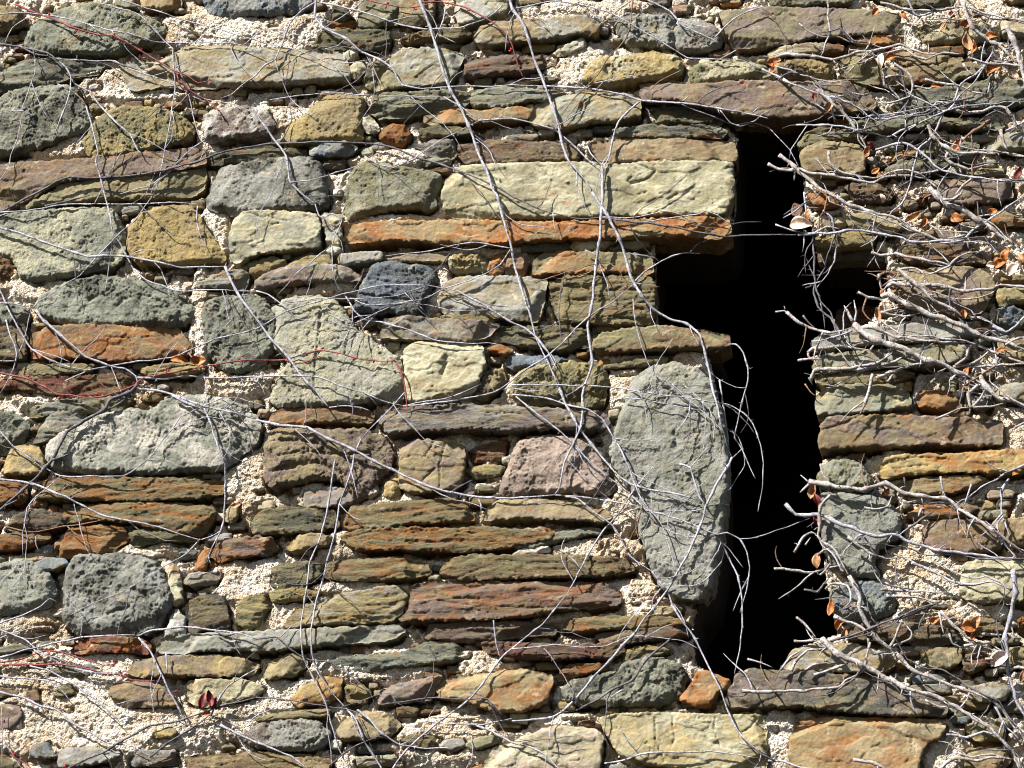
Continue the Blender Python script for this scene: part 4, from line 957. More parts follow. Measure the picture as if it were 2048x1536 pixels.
# ------------------------------------------------------------------ climbing plants: (label, [(bark, width px, outline), ...])
# the first run of each is its stem, the others its twigs
VINES = [
('thin red shoot with buds arching over the green boulder by the top corner', [
 'r 5|30,8 60,22 98,34 148,56 200,70 228,72 262,90 305,116 345,140 358,152 375,178 405,195 438,220 447,236', 'r 3.5|345,140 375,152 395,165 425,160', 'r 3.5|355,150 360,172 380,185']),
('grey twig running level beside the red shoot across the green boulder', [
 'g 5|-20,30 0,28 50,25 105,33 150,40 180,50 215,60 255,65 300,82 355,86 420,85 470,88 512,100 530,118', 'g 4.5|178,48 195,62', 'd 5|250,64 290,82 312,88']),
('pale twig bending down in an elbow over the tan slab near the top', [
 'g 4.5|200,6 240,18 275,28 300,50 320,72 345,98 352,130 370,165 382,210 390,245 402,280 412,290 400,320 390,330', 'g 4|357,42 360,62 352,98']),
('long slack twig hanging from the tan slab down to the dark lumpy boulder', [
 'g 4|345,98 348,140 350,180 345,215 338,260 330,300 322,340 310,384 290,412 270,440 240,465 220,485 195,512 160,550 140,562 100,590 75,605 62,620 58,640 48,680 36,710 25,740 12,768 -10,800', 'g 4|410,280 380,300 350,330 325,360', 'g 3|60,625 35,608 0,604']),
('forked pale twig drooping over the dark green boulder at the left side', [
 'd 8|-20,86 0,88 50,96 95,106 115,120', 'g 5.5|115,120 132,135 142,152 140,180 130,215 120,240 112,262', 'g 6|142,152 150,168 180,185 200,212 235,248 262,272 275,300 285,308', 'g 4|115,168 140,180', 'd 6|40,92 70,108 100,112']),
('twig threading from the tan slab past the purple lump to the loose grey stone', [
 'g 4|115,118 180,122 230,122 250,135 290,147 330,162 350,172 400,195 470,210 500,222 512,225', 'g 7|505,218 545,275 572,312 580,362 600,384 630,407', 'g 4|630,407 637,430 645,437 665,427 684,440 672,470 663,492 665,530 672,565 682,585', 'd 5|225,122 245,130 275,140', 'g 4|580,365 625,360 665,348 720,330']),
('thin upright twig at the left edge in front of the dark slates', [
 'g 3.5|70,118 70,145 58,178 45,215 42,245 35,275 22,310 18,335 -10,372', 'g 3.5|55,35 25,55 10,85 -10,130', 'g 3|-10,228 20,222 45,222 68,232']),
('long dark twig crossing the upper wall from the left edge to the slit', [
 'd 7|-20,428 10,420 45,400 75,385 110,365 140,355 200,355 260,352 330,340 400,322 440,305 512,291 550,287 640,283 700,285 750,288 800,300 832,315 887,330 937,350 987,370 1024,392 1074,416 1124,431 1164,438 1200,435', 'd 7|1200,435 1280,445 1340,452 1400,465 1450,473 1500,471 1536,470 1596,470', 'g 4|1270,445 1330,438 1370,432 1400,428 1410,422 1435,430 1460,448', 'g 3.5|1205,434 1280,434 1325,422 1350,426 1370,432', 'g 4|340,340 300,372 275,378 240,388', 'g 3.5|1106,425 1108,448 1113,466']),
('twig lying along the shadow under the rusty brown slab at the left', [
 'g 5|-20,426 0,425 60,421 112,411 175,408 265,408 350,405 400,409', 'd 6|90,412 130,404 180,390', 'g 3.5|395,412 393,440 402,475 412,500']),
('stout grey vine running from the left edge down across the pale cracked boulder', [
 'g 7.5|-20,448 0,455 50,470 110,492 175,512 250,512 300,522 360,534 400,534 450,533', 'g 8|450,533 458,552 480,595 515,640 545,680 580,720 610,760 630,780 645,800 658,815', 'g 4.5|658,815 690,812 720,815 740,822', 'g 4|175,512 190,522', 'g 3.5|450,533 453,525']),
('slender arching vine from the sandy boulder up to the ochre fieldstone at the left', [
 'g 5.5|172,212 182,245 190,277 197,305 192,322 200,350 208,384 220,429 225,464 242,491 255,514 267,539 295,561 320,570 350,581 375,584 400,580 437,579 512,583', 'g 5|512,582 537,589 557,604 577,619', 'b 3.5|150,186 165,200 175,216']),
('vine with a crossing side shoot in front of the rusty slab at the left edge', [
 'g 6|-15,560 0,581 20,624 35,654 50,679 65,699 100,721 140,734 180,741', 'g 4|65,699 110,712 140,724', 'g 6|12,640 20,670 30,690 34,708 25,745', 'g 4|-10,606 30,608 55,614']),
('thickest old vine at the left, forking below the dark lumpy boulder', [
 'g 8|72,620 85,639 120,669 140,686 170,714 215,731 250,737 272,752 275,768', 'd 11|275,768 262,783 220,800 207,820 175,838 135,863 120,888 105,920 75,953 42,983 10,1010 -20,1040', 'd 8|272,775 250,798 225,815 205,822', 'd 8|105,920 128,912 138,908', 'd 7|10,1012 35,1000']),
('long grey vine sweeping from the old fork to the pinkish block in the middle', [
 'g 7|275,778 312,780 350,790 387,805 410,813 475,828 512,838', 'g 9|512,840 555,850 612,855 652,875 687,890 725,910 762,930 812,953 850,970 900,985 950,994 1024,996 1074,993 1109,990', 'g 9|345,790 370,805 395,815', 'd 6|900,985 925,970 945,960', 'd 5|640,868 680,900 700,912', 'g 4|955,994 962,1010 962,1024', 'd 6|760,920 765,915 778,905']),
('twig curving down the right side of the white-flecked boulder', [
 'g 6|408,815 422,848 430,875 442,908 450,933 450,988 447,1043 440,1065 425,1093 417,1113 422,1130', 'g 5|445,1060 425,1072 400,1080']),
('twig looping under the white-flecked boulder and up to the old fork', [
 'g 4.5|-15,852 0,862 25,890 60,915 90,935 120,953 180,952 245,953 270,940 305,910 325,880 345,858 360,835 405,812 440,797 470,795 512,806 540,815', 'g 3.5|120,953 95,975 70,995 55,1015 50,1040 45,1065 46,1110', 'b 3.5|180,950 150,960 130,975 118,988']),
('straight grey vine slanting over the banded slabs at the lower left', [
 'g 7|-20,950 0,958 50,965 87,975 115,988 160,1008 212,1033 270,1043 320,1055 375,1073 400,1080', 'g 4.5|400,1078 375,1105 345,1123 310,1143', 'b 5|10,1053 60,1065 120,1055 170,1048 210,1038', 'g 3.5|72,1072 72,1090 80,1105', 'g 3|310,1143 270,1170 230,1190 190,1205 140,1230']),
('bright red shoot with pink buds crossing the left half of the wall', [
 'r 4.5|-20,742 0,746 55,757 75,768 95,777 112,788 130,790 165,795 210,792 245,780 270,770 290,755 340,745 400,735 470,722 512,720 570,720 610,708 640,700 680,707 720,718 760,722 790,722', 'r 3.5|790,722 800,740 808,765 812,790 814,830', 'r 3|570,720 600,728 640,712']),
('slim vine rising over the pale cracked boulder and falling past the blue-grey stone', [
 'g 5|130,762 180,740 260,725 345,715 425,680 512,658 575,621 632,604 682,589 745,574 807,569 857,571 912,581', 'g 7|912,581 937,594 975,616 1022,644 1049,656 1074,676 1095,702 1105,720 1115,740', 'g 3.5|570,606 650,596 720,598 790,592 850,572', 'g 3|700,596 740,610 830,606 900,620 980,620', 'g 3|880,565 900,582 915,578']),
('tallest vine, falling from the top edge straight to the oval boulder', [
 'g 8.5|834,-20 839,0 854,37 872,92 882,130 902,182 924,220 942,265 957,307 974,345 987,382 994,391 1007,439 1020,484 1024,501 1034,549 1046,589 1061,634 1071,671 1086,706 1101,734 1114,766', 'g 8|1114,764 1131,805 1149,838 1161,860 1184,890 1209,920 1234,950', 'g 7|1234,950 1261,968 1294,978 1324,983 1361,990 1395,1000', 'g 4.5|890,18 887,40 872,75 867,92', 'g 4|1104,740 1112,725 1100,705', 'g 4|878,70 900,80 912,86']),
('second tall vine running beside the first and bowing past the stepped notch', [
 'g 8.5|1016,-20 1020,0 1026,20 1049,52 1071,125 1089,170 1106,217 1116,250 1124,287 1134,315 1164,352 1184,384', 'g 8.5|1184,384 1204,414 1214,429 1236,469 1249,509 1264,559 1286,596 1306,619 1336,636 1379,651 1401,671 1414,721 1421,759 1436,818 1446,863 1456,900 1464,915', 'g 8|1464,915 1455,935 1435,965 1418,1000 1411,1015 1406,1040 1398,1060 1380,1100 1360,1135 1335,1180 1311,1212 1289,1237 1269,1267', 'g 8|1269,1267 1244,1292 1219,1322 1189,1352 1169,1377 1144,1405 1124,1422 1099,1437 1024,1442', 'g 5|1264,568 1289,544 1324,521 1364,506 1400,507', 'g 3|1264,565 1300,570 1320,574', 'g 3|1266,598 1270,640 1280,680 1295,725 1312,752 1340,770 1400,820', 'd 7|1145,1402 1148,1385 1142,1376']),
('upright vine hanging in the middle from a fork over the long cream block', [
 'g 9|1205,336 1206,342 1205,384 1204,421 1199,479 1194,514 1189,559 1186,596 1176,649 1179,684 1184,729 1171,768 1164,793 1166,818 1161,858 1144,895 1130,922 1122,960 1118,978 1109,990', 'g 7|1279,203 1259,220 1239,242 1229,262 1219,312 1205,340', 'g 6|957,241 1024,237 1069,247 1114,262 1144,287 1174,317 1204,338', 'g 4.5|887,194 917,210 937,225 957,241', 'g 4|540,200 600,190 660,185 725,190 800,192 887,194', 'g 4|1175,292 1182,308 1204,332', 'g 4|1170,500 1185,506 1192,512', 'b 4|1070,565 1110,552 1150,540 1190,528 1222,528 1242,545 1243,560']),
('vine laid along the top of the lintel towards the slit', [
 'g 5|802,170 845,178 930,172 975,175 1024,170 1091,172', 'g 7|1091,172 1136,175 1186,178 1236,187 1281,200 1336,205 1386,208 1436,217 1486,225 1536,237', 'g 3.5|1440,220 1460,245 1480,252 1505,245 1536,255 1550,268 1580,300 1598,335', 'g 4|1365,202 1378,192', 'g 4|1505,226 1518,214', 'd 4|1395,206 1410,190 1440,175 1480,168']),
('vine dropping from the top edge onto the squared grey block', [
 'g 8|634,-20 632,0 630,32 647,55 692,78 724,105 757,118 784,135 799,162 812,175', 'g 6|640,5 690,15 740,28 800,50 850,58 880,58 920,55 965,40 990,25 1005,10', 'g 6|630,5 605,20 580,45 570,70 560,100 550,120 530,130 512,150 490,165 460,190 430,198']),
('thin twig slanting to the left below the top edge', [
 'g 3.5|737,-10 712,15 677,37 647,56 617,75 587,98 555,120', 'g 3.5|650,98 675,92 690,78']),
('long thin twig from the top corner sagging to the gap beside the grey block', [
 'g 4|225,-4 300,17 357,37 425,55 475,70 512,80 557,92 600,102 637,117 667,132 687,150 702,170 720,190', 'g 3.5|665,128 700,125 735,120']),
('red shoot with buds hanging at the top beside the tallest vine', [
 'r 4.5|840,5 882,4 925,12 952,25 987,45 1012,70 1024,88 1030,110 1040,140 1048,158', 'r 3.5|720,-4 770,8 815,17 860,8']),
('twig stretching from the second tall vine towards the top of the slit', [
 'g 5|1024,18 1061,11 1110,2 1174,12 1224,27 1261,47 1294,67 1321,82 1349,100 1374,115 1400,117 1449,118 1486,122 1536,142 1560,150', 'g 4|1300,66 1312,62', 'g 4|1440,118 1465,105 1475,98']),
('bare twig forked over the purple slab at the top', [
 'g 6|1280,-16 1294,0 1339,22 1366,52 1399,67 1424,78 1440,88', 'g 5|1430,75 1461,42 1499,22 1536,10']),
('brown twig crossing the second tall vine near the top', [
 'b 4.5|1266,-10 1265,0 1261,50 1249,80 1214,120 1196,150 1164,180 1136,212 1121,232', 'b 3.5|1364,140 1319,162 1290,190']),
('thin twig sagging in a bow over the grey-green rough block', [
 'g 4|729,312 752,327 787,335 824,320 844,305 887,277 937,252 957,242']),
('vine snaking under the pale cracked boulder and up to the stepped notch', [
 'g 5.5|275,755 320,757 370,753 425,756 512,754 575,750 637,755 672,768 727,785 762,800 807,812', 'g 5.5|807,812 887,805 952,793 987,785 1012,771 1049,741 1089,716 1119,691 1174,636 1224,604 1266,569', 'g 4|807,812 837,805 887,797 927,785 962,768', 'g 4|727,785 745,800 755,812']),
('fine twig slanting from the first tall vine to the pale cracked boulder', [
 'g 3.5|1020,500 1000,530 975,545 960,552 920,567 885,580 840,600 795,607 750,627 717,643 687,654 637,679 592,694 552,711', 'g 3.5|1020,496 985,490 950,484 900,492 860,502 800,508 770,512']),
('drooping twig hooked around the blue-grey stone', [
 'g 5|690,590 709,621 729,639 767,645 804,656 837,669 874,681 937,687 974,685 1000,690']),
('slender vine falling from the red shoot to the dark bottom edge', [
 'g 4|809,785 782,815 752,845 722,878', 'g 6|722,878 709,908 704,938 692,973 679,1008 674,1043 667,1078 652,1130 648,1152 634,1197 627,1234 622,1264 624,1302 632,1337 652,1370 674,1397 692,1417', 'g 6|692,1417 712,1440 730,1485 757,1525 775,1560']),
('twin of the slender vine, hanging just to its left', [
 'g 5.5|670,920 662,975 652,1030 639,1080 620,1123 617,1152 607,1214 602,1257 606,1312 622,1345 637,1375 652,1410 664,1452 677,1495 709,1560']),
('straight vine leaning up from the bottom edge to the oval boulder', [
 'g 6|770,1560 812,1500 854,1464 874,1447 932,1404 962,1372 997,1322 1024,1297 1086,1247 1116,1212 1141,1177 1154,1152', 'g 5.5|1154,1152 1179,1105 1204,1063 1236,1028 1269,980 1306,933', 'g 5|987,1240 992,1287 1000,1315', 'g 4|1024,1298 1111,1290 1169,1294 1211,1292 1249,1277 1274,1273 1331,1277 1366,1282 1396,1297', 'g 3.5|1290,1275 1325,1255 1345,1248']),
('curved vine lying down the left side of the oval boulder', [
 'g 5.5|1024,789 1086,795 1129,808 1179,820 1204,838 1224,870 1244,903 1261,943 1274,980 1296,1018 1316,1038 1331,1068 1344,1113 1351,1143', 'g 4.5|1032,793 1074,828 1119,863 1149,888 1169,913 1199,940 1236,968 1274,1000 1300,1030', 'b 3.5|1285,1010 1275,1050 1255,1090 1240,1140']),
('vine running from the banded slabs past the foot of the oval boulder to the bottom', [
 'g 5.5|1131,993 1156,998 1199,1033 1224,1050 1241,1078 1261,1113 1304,1143', 'g 6|1304,1143 1334,1182 1349,1217 1369,1250 1391,1277 1416,1332 1439,1372 1454,1417 1474,1460 1499,1487 1536,1514', 'g 5|1109,990 1135,992 1170,995 1240,1005 1280,1012']),
('arching shoot that curls out over the dark slit beside the oval boulder', [
 'g 4.5|1024,770 1174,771 1249,778 1349,793 1424,803 1461,811 1486,826 1506,848 1521,888 1526,928 1526,968 1516,1023', 'g 3.5|1344,768 1386,806 1424,840 1449,865', 'g 3.5|1370,772 1420,818 1429,855 1426,883', 'g 3.5|1245,795 1290,800 1350,812 1410,822']),
('hooked shoot dangling free in the slit above the oval boulder', [
 'g 5|1431,705 1449,690 1471,688 1486,704 1496,736 1494,768 1486,800 1474,848 1469,876 1484,898 1499,933 1511,958', 'g 4.5|1484,898 1466,915', 'g 6|1439,760 1446,806 1454,863 1458,900']),
('branching vine on the face of the oval boulder with shoots bowing into the slit', [
 'g 6.5|1359,928 1381,935 1389,963 1399,995 1411,1010', 'g 4|1381,935 1414,896', 'g 4|1411,1013 1444,1008 1459,1010', 'g 4|1409,1018 1374,1023 1329,1020', 'g 5|1291,1020 1349,1036 1399,1056 1434,1070 1454,1066 1479,1078 1494,1103 1499,1135 1494,1175 1480,1225', 'g 5|1434,1072 1449,1098 1464,1128 1476,1152 1484,1200 1485,1252 1479,1302 1469,1347', 'g 3.5|1431,1072 1459,1100 1486,1135', 'g 4|1499,1150 1481,1185 1466,1222']),
('grey twig slanting over the dark green rough stone below the slit', [
 'd 7|1339,1280 1314,1300 1291,1322 1264,1360 1224,1380 1199,1397 1154,1420 1124,1425', 'g 6|1245,1380 1228,1390 1220,1396']),
('vine along the bottom edge over the cream blocks', [
 'g 6|715,1420 740,1440 762,1465 800,1490 850,1497 900,1495', 'g 5|850,1442 887,1447 960,1449 1024,1437', 'g 6|942,1447 987,1465 1024,1485 1064,1494 1094,1512 1124,1545', 'g 5|1209,1527 1249,1520 1299,1505 1361,1505 1424,1502 1486,1512 1524,1517', 'g 3|1235,1450 1250,1475 1280,1505', 'g 3.5|1475,1460 1500,1490 1536,1510']),
('dark twig lying level under the tan block near the bottom', [
 'd 5|512,1395 575,1400 649,1412 687,1417 712,1424 740,1440', 'd 4|770,1408 812,1402 874,1395 937,1400 974,1397 1005,1430', 'd 5|940,1384 965,1392 985,1412 1005,1432', 'd 4|657,1532 700,1497 760,1469 800,1442', 'd 5|786,1392 792,1405 808,1412']),
('forked grey vine spreading over the small slabs at the bottom left', [
 'g 7|277,1275 300,1302 315,1332 327,1355 337,1380 357,1415 372,1447', 'g 6|277,1272 305,1260 370,1254 425,1260 482,1267 512,1278', 'd 5|512,1278 555,1275 582,1300 620,1320 660,1325 700,1350 740,1385 750,1410', 'g 5|332,1305 335,1345', 'g 6|-15,1318 0,1315 55,1300 105,1287 160,1275 220,1271 270,1270', 'd 6|430,1262 450,1272 470,1268']),
('short forked twig beside the rough grey boulder at the lower left edge', [
 'g 5|-10,1250 0,1247 45,1230 82,1212 100,1197 115,1205', 'g 5|-10,1255 0,1260 50,1280 75,1300 125,1330', 'g 3.5|-10,1280 40,1262 90,1250']),
('faint twigs matted over the mortar near the bottom left corner', [
 'g 5|60,1332 100,1342 150,1370 185,1395 215,1420 240,1445', 'g 6|150,1337 195,1347 235,1347', 'g 6|-10,1350 0,1352 50,1357 100,1362', 'g 7|-15,1376 0,1384 50,1397 82,1412 115,1420 145,1447 180,1465 215,1485 250,1490', 'g 3|3,1415 5,1460 3,1530', 'd 4|82,1412 90,1428']),
('dark vine rising from the bottom edge to the dry maroon leaf', [
 'd 7|120,1545 175,1517 212,1502 240,1485 265,1470 300,1452 362,1440 425,1417 512,1395', 'd 6|300,1515 337,1485 375,1462 405,1442 425,1425', 'g 5.5|422,1432 430,1412 455,1375 487,1352 520,1335', 'd 6|430,1418 470,1405 490,1395']),
('red shoots trailing over the mortar at the bottom left', [
 'r 4|-10,1328 0,1325 50,1315 95,1302 140,1310 180,1322 212,1332 230,1327', 'r 4|5,1330 125,1329 195,1342 245,1350 265,1360 322,1362', 'r 3.5|20,1510 50,1527 75,1545', 'r 3|95,1302 110,1326 125,1330']),
('short pale vine leaning off the bottom edge under the grey block', [
 'g 7|440,1450 480,1470 512,1485 550,1500 580,1512 625,1545']),
]
# the tangle on the far side of the slit
TANGLE = [
('pale twisted branch creeping over the ochre stone at the slit corner', [
 't 8|1536,328 1556,338 1581,340 1604,338 1619,345 1656,352 1686,355 1716,362 1748,365 1774,352 1823,352 1856,358 1880,372', 't 7|1658,302 1658,322 1671,337 1686,345 1716,352 1731,362', 't 4|1560,342 1545,330']),
('stout pale branch reaching from the slit below the ochre stone', [
 't 10|1558,310 1578,325 1600,345 1621,362 1649,384 1686,401 1716,414 1756,427 1798,439 1818,454 1843,466 1881,479 1926,481', 'g 6|1926,481 1948,461 1986,434 2036,399 2060,380', 't 6|1590,335 1590,350 1588,362', 't 5|1818,454 1850,448 1880,462 1890,478']),
('wavy white branch under the small rust stones at the upper right', [
 't 8|1551,115 1573,108 1601,112 1636,115 1666,118 1691,112 1711,103 1736,102 1761,97 1798,90 1816,95 1848,105 1886,108 1923,108', 't 5|1811,95 1811,58', 't 5|1858,105 1856,85', 't 7|1936,115 1961,122 1986,128 2070,135', 't 4|1698,100 1730,100 1742,78 1750,52', 'd 4|1745,105 1750,120']),
('twig with one upright spur on the olive-topped purple slab', [
 't 5|1598,47 1618,62 1643,72 1666,72 1698,82 1731,88', 't 5.5|1661,70 1658,40 1656,-5']),
('branch zigzagging along the top edge at the right', [
 't 7|1761,5 1798,15 1836,20 1886,21 1926,17 1948,17 1973,27 2011,37 2060,52', 'g 6|1811,-10 1826,20 1841,35 1866,25 1891,17', 't 5|1800,16 1830,30 1840,36', 'd 6|1926,-8 1945,8 1955,20']),
('thick old stem falling down the top right corner', [
 't 11|1926,5 1936,37 1946,60 1973,77 1998,90 2018,110 2035,128', 't 14|2011,52 2026,77 2038,105 2043,140 2052,175', 'b 5|1916,-10 1918,25 1914,52', 't 6|1990,88 2005,98 2030,96']),
('slender grey vine slanting across the right end of the lintel', [
 'g 6|1524,138 1566,160 1598,175 1628,187 1676,195 1696,207 1721,220 1746,237 1768,252', 'g 5|1676,193 1692,190', 'g 4|1550,132 1600,148 1650,160 1720,160']),
('peeling pinkish branch that drops from the lintel past the ochre stone', [
 't 9|1633,180 1656,197 1676,220 1701,242 1716,262 1726,280 1736,305', 'b 5|1630,195 1634,212 1655,222', 't 4|1726,280 1738,268']),
('long vine climbing from the slit corner up the right edge', [
 'g 5.5|1593,250 1643,250 1686,252 1723,262 1773,274 1811,257 1848,242 1881,225 1901,215 1918,195 1941,172 1958,150 1971,132 1986,100', 'g 6|1886,225 1876,255 1861,277 1838,300 1826,337 1818,370 1811,389 1801,411 1781,431 1746,461', 'g 3.5|1861,228 1923,213 1973,208 2060,202', 'd 5|1655,240 1665,232 1675,242']),
('thin wire-like twig bowed across the dark strata at the right', [
 'g 3.5|1631,207 1653,222 1676,232 1723,235 1786,227 1861,212 1911,200 1950,190']),
('curly stub branch looped beside the green strata', [
 't 7|1788,127 1811,142 1823,155 1828,172 1821,195 1801,200 1773,207 1756,205', 't 6|1790,178 1770,174 1766,166 1771,157 1798,151 1823,157', 't 6|1826,172 1856,177 1880,170', 't 7|1850,158 1873,165 1911,172 1941,182 1976,188', 't 6|1926,127 1936,142 1951,152', 't 5|1700,185 1725,190 1742,186', 't 5|1976,188 1980,165']),
('thick bent branch arching over the grey stone at the right edge', [
 't 9|1911,220 1931,227 1956,225 1986,215 2011,217 2023,235 2031,250 2011,262', 't 9|2001,260 2008,287 2016,303', 'b 9|1983,237 1961,255 1936,272 1921,287', 'g 5|2011,262 2035,250 2060,240']),
('wavy branch crossing below the arch at the right edge', [
 't 8|1856,250 1863,272 1886,290 1916,305 1948,305 1986,310 2011,307 2070,317', 't 8|1896,305 1891,317 1901,325 1916,330 1936,340 1961,332 1986,327', 'g 6|1751,300 1806,287 1836,297 1858,317 1868,332 1891,342 1931,350 1961,357 2070,367', 't 7|1946,355 1926,372 1910,390', 'g 5|1841,347 1881,340 1896,330', 'd 4|1808,285 1803,270']),
('dark twig continuing level from the slit over the lichened slab', [
 'g 7|1596,470 1656,466 1696,461 1741,461 1766,469 1798,476 1836,484 1898,483 1961,485 1981,491 1998,509', 't 5|1551,449 1576,459 1608,466', 't 7|1630,466 1655,455 1680,458', 'd 5|1935,484 1938,500']),
('pair of fine twigs dangling in the upper part of the slit', [
 'g 5|1608,384 1611,421 1608,459 1608,484 1605,504', 'g 5|1646,421 1663,436 1668,464 1672,484 1668,519 1656,546 1638,569 1628,586', 'd 5|1612,416 1640,416', 'd 4|1605,430 1598,448']),
('long fine twig hanging through the notch on the far side of the slit', [
 'd 5|1626,444 1626,496 1628,534 1631,571 1641,606 1661,624 1676,654 1691,684 1698,701', 'd 4|1611,576 1628,569 1651,534', 'd 4|1641,606 1648,636 1650,660', 'd 3.5|1640,508 1648,526 1652,534']),
('twisted branch with a raised elbow over the brown shaded slabs', [
 't 7|1743,504 1761,511 1793,506 1811,514 1848,519 1878,524 1901,529 1918,514 1938,504 1976,501', 't 6|1901,531 1868,546 1848,551', 'd 5|1795,506 1796,496', 'd 4|1855,518 1862,492', 't 5|1846,519 1870,530 1896,534']),
('thick mossy stem slanting behind the others at the middle right', [
 't 14|1858,376 1898,411 1936,426 1961,441 1986,459 2011,476 2040,496', 't 7|1886,399 1906,399 1921,389 1926,378', 't 6|1880,480 1920,474 1958,462', 'd 5|1890,430 1893,415', 'd 5|1958,440 1954,402']),
('tapering pale branch laid across the big purple-brown block', [
 't 10|1796,539 1816,554 1836,571 1851,584 1866,599 1893,614 1916,626 1926,636', 't 6|1796,539 1823,536 1843,544 1858,566', 'd 5|1866,600 1866,628', 't 6|1926,636 1961,636 1986,651 2011,666']),
('wavy branch with two upright spurs running to the right edge', [
 't 9|1776,574 1786,566 1811,569 1861,569 1893,574 1926,584 1948,581 1981,579 2001,571 2070,570', 't 5|1930,583 1931,554', 't 5.5|1986,581 1996,564', 't 6|1776,552 1800,566 1830,572']),
('heavy pale branch hooked round the notch below the purple-brown block', [
 't 14|1763,594 1776,589 1801,601 1831,616 1861,631 1896,641 1936,659 1966,671 2011,686 2070,706', 't 7|1716,584 1736,594 1761,599 1768,609 1771,629', 't 7|1768,624 1798,614 1818,610', 't 7|1761,624 1806,634 1841,626', 'b 5|1733,596 1726,621 1736,636 1751,646', 'b 7|1756,560 1761,549 1776,544 1790,549 1780,560 1764,572 1758,560', 't 5|1766,596 1772,575', 'd 6|1715,588 1719,582']),
('branch with a knobbed tip reaching left across the slit', [
 't 8|1573,624 1598,644 1636,661 1656,666 1686,661 1706,654', 't 5|1551,624 1568,621 1574,628', 'd 4.5|1606,631 1618,646 1633,659', 't 4|1570,618 1568,612']),
('heaviest branch on the far side, sending many shoots to the slit edge', [
 't 16|1708,649 1726,664 1756,681 1786,691 1811,699 1836,711 1866,726 1891,734 1918,744 1946,756 1975,775', 't 7|1708,649 1711,624 1708,600', 't 7|1706,644 1696,624 1688,611', 't 8|1728,654 1748,656 1771,666 1798,674 1836,679 1886,684 1936,686 1956,686', 't 7|1766,684 1763,659 1761,639', 't 8|1616,706 1626,696 1656,695 1691,694 1721,699 1743,701', 't 7|1596,721 1621,719 1643,719', 't 9|1621,761 1628,741 1656,739 1686,739 1721,734 1756,724 1781,709 1788,699', 't 9|1686,736 1726,739 1761,731 1791,721 1818,706', 't 9|1753,756 1786,744 1808,734 1831,729 1861,726', 't 8|1776,764 1788,746', 't 9|1863,766 1878,746 1893,736', 't 8|1903,761 1911,749 1936,756', 't 6|1740,702 1748,690 1765,682', 't 6|1616,706 1618,716 1640,718']),
('bundle of pale curved shoots rising to the right of the heaviest branch', [
 't 8|1911,731 1931,716 1938,696 1948,686', 't 8|1906,734 1946,726 1966,714 1983,696', 't 7|1936,734 1986,731 2070,726', 't 8|1955,690 1986,705 2020,718 2060,728', 'g 8|1986,651 2011,666 2031,654 2060,622', 'g 5|1986,681 1993,721 1991,759', 't 6|2011,690 2030,680 2060,672']),
('thick knotted stem with a looped shoot above the long rusty slab', [
 't 12|1960,752 1973,773 1998,795 2018,803 2070,818', 't 8|1956,770 1938,788 1941,815 1961,798 1971,775', 't 7|1871,838 1898,828 1923,815 1941,815', 't 7|1946,815 1986,813 2011,805', 'd 5|1988,775 1980,800', 't 6|2030,855 2050,845 2070,840']),
('smooth pale shoot bent down across the green-grey block beside the slit', [
 't 8|1745,748 1741,768 1733,798 1718,833', 'b 4|1610,768 1622,785 1632,792', 'd 5|1618,755 1626,772']),
('long gnarled branch running from the slit to the right edge below the orange slab', [
 't 12|1618,963 1648,968 1686,975 1723,978 1748,973 1773,968 1791,975 1811,988 1848,993 1886,998 1906,1005 1921,1018 1941,1033 1966,1045 1991,1063 2016,1083 2070,1115', 't 5|1618,965 1601,950', 't 5|1641,928 1646,948 1661,968', 'd 5|1751,953 1766,975 1781,988', 'g 5|1881,953 1886,980 1893,998', 'g 5|1943,968 1928,1013', 'd 4|1808,955 1811,975', 'g 5|2060,924 2011,948 1961,973 1926,1008', 'g 6|2018,958 2001,983 2006,1033 2021,1075', 't 7|1618,968 1600,985', 't 6|1815,1005 1840,1000 1850,995']),
('grey branch with a knobbed tip crossing the lichened boulder beside the slit', [
 'g 9|1571,1008 1591,1028 1608,1030 1648,1033 1671,1043 1698,1053 1723,1065 1761,1073 1798,1070 1811,1080 1848,1093 1891,1103 1936,1108 1986,1115 2070,1118', 'd 5|1708,1045 1722,1062', 't 6|1728,1015 1753,1018 1776,1013 1783,993', 't 6|1838,1033 1843,1018 1868,1015 1903,1015', 'd 6|1806,1065 1836,1043 1868,1023', 't 8|1696,1073 1716,1090 1741,1108 1773,1118 1798,1115', 'd 4|1804,1088 1804,1110']),
('upright white branch down the slit edge that joins the lower tangle', [
 't 8|1661,990 1643,1008 1638,1028 1641,1053 1638,1068 1646,1083 1663,1093 1676,1113 1688,1133 1698,1152', 't 10|1698,1152 1711,1172 1721,1197 1721,1222 1731,1242 1743,1264 1756,1279 1776,1294 1798,1312 1818,1332 1848,1349 1886,1364 1926,1377 1961,1392 1993,1409 2016,1432 2060,1490', 't 7|1588,1105 1608,1073 1623,1065 1636,1070', 't 5|1611,1090 1621,1075', 't 7|1548,1138 1566,1138 1606,1145 1643,1140 1686,1130', 't 7|1636,1110 1648,1100 1666,1098', 't 7|1781,1294 1791,1272 1803,1242', 't 6|1786,1292 1821,1277 1823,1264 1806,1242', 'd 6|1736,1277 1738,1297 1748,1307 1776,1302', 't 6|1740,1285 1730,1330 1745,1345']),
('slim pale shoots fanned over the mortar under the lichened boulder', [
 'g 7|1823,1125 1861,1140 1886,1152 1911,1164 1948,1169 1986,1164 2018,1179', 't 6|1761,1179 1811,1182 1861,1184 1898,1184', 't 7|1773,1192 1836,1194 1861,1202 1886,1212', 'd 6|1661,1282 1711,1269 1761,1247 1798,1234 1836,1217 1886,1204', 'd 5|1760,1164 1790,1174 1830,1180']),
('short white branches curled over the slit edge near the foot', [
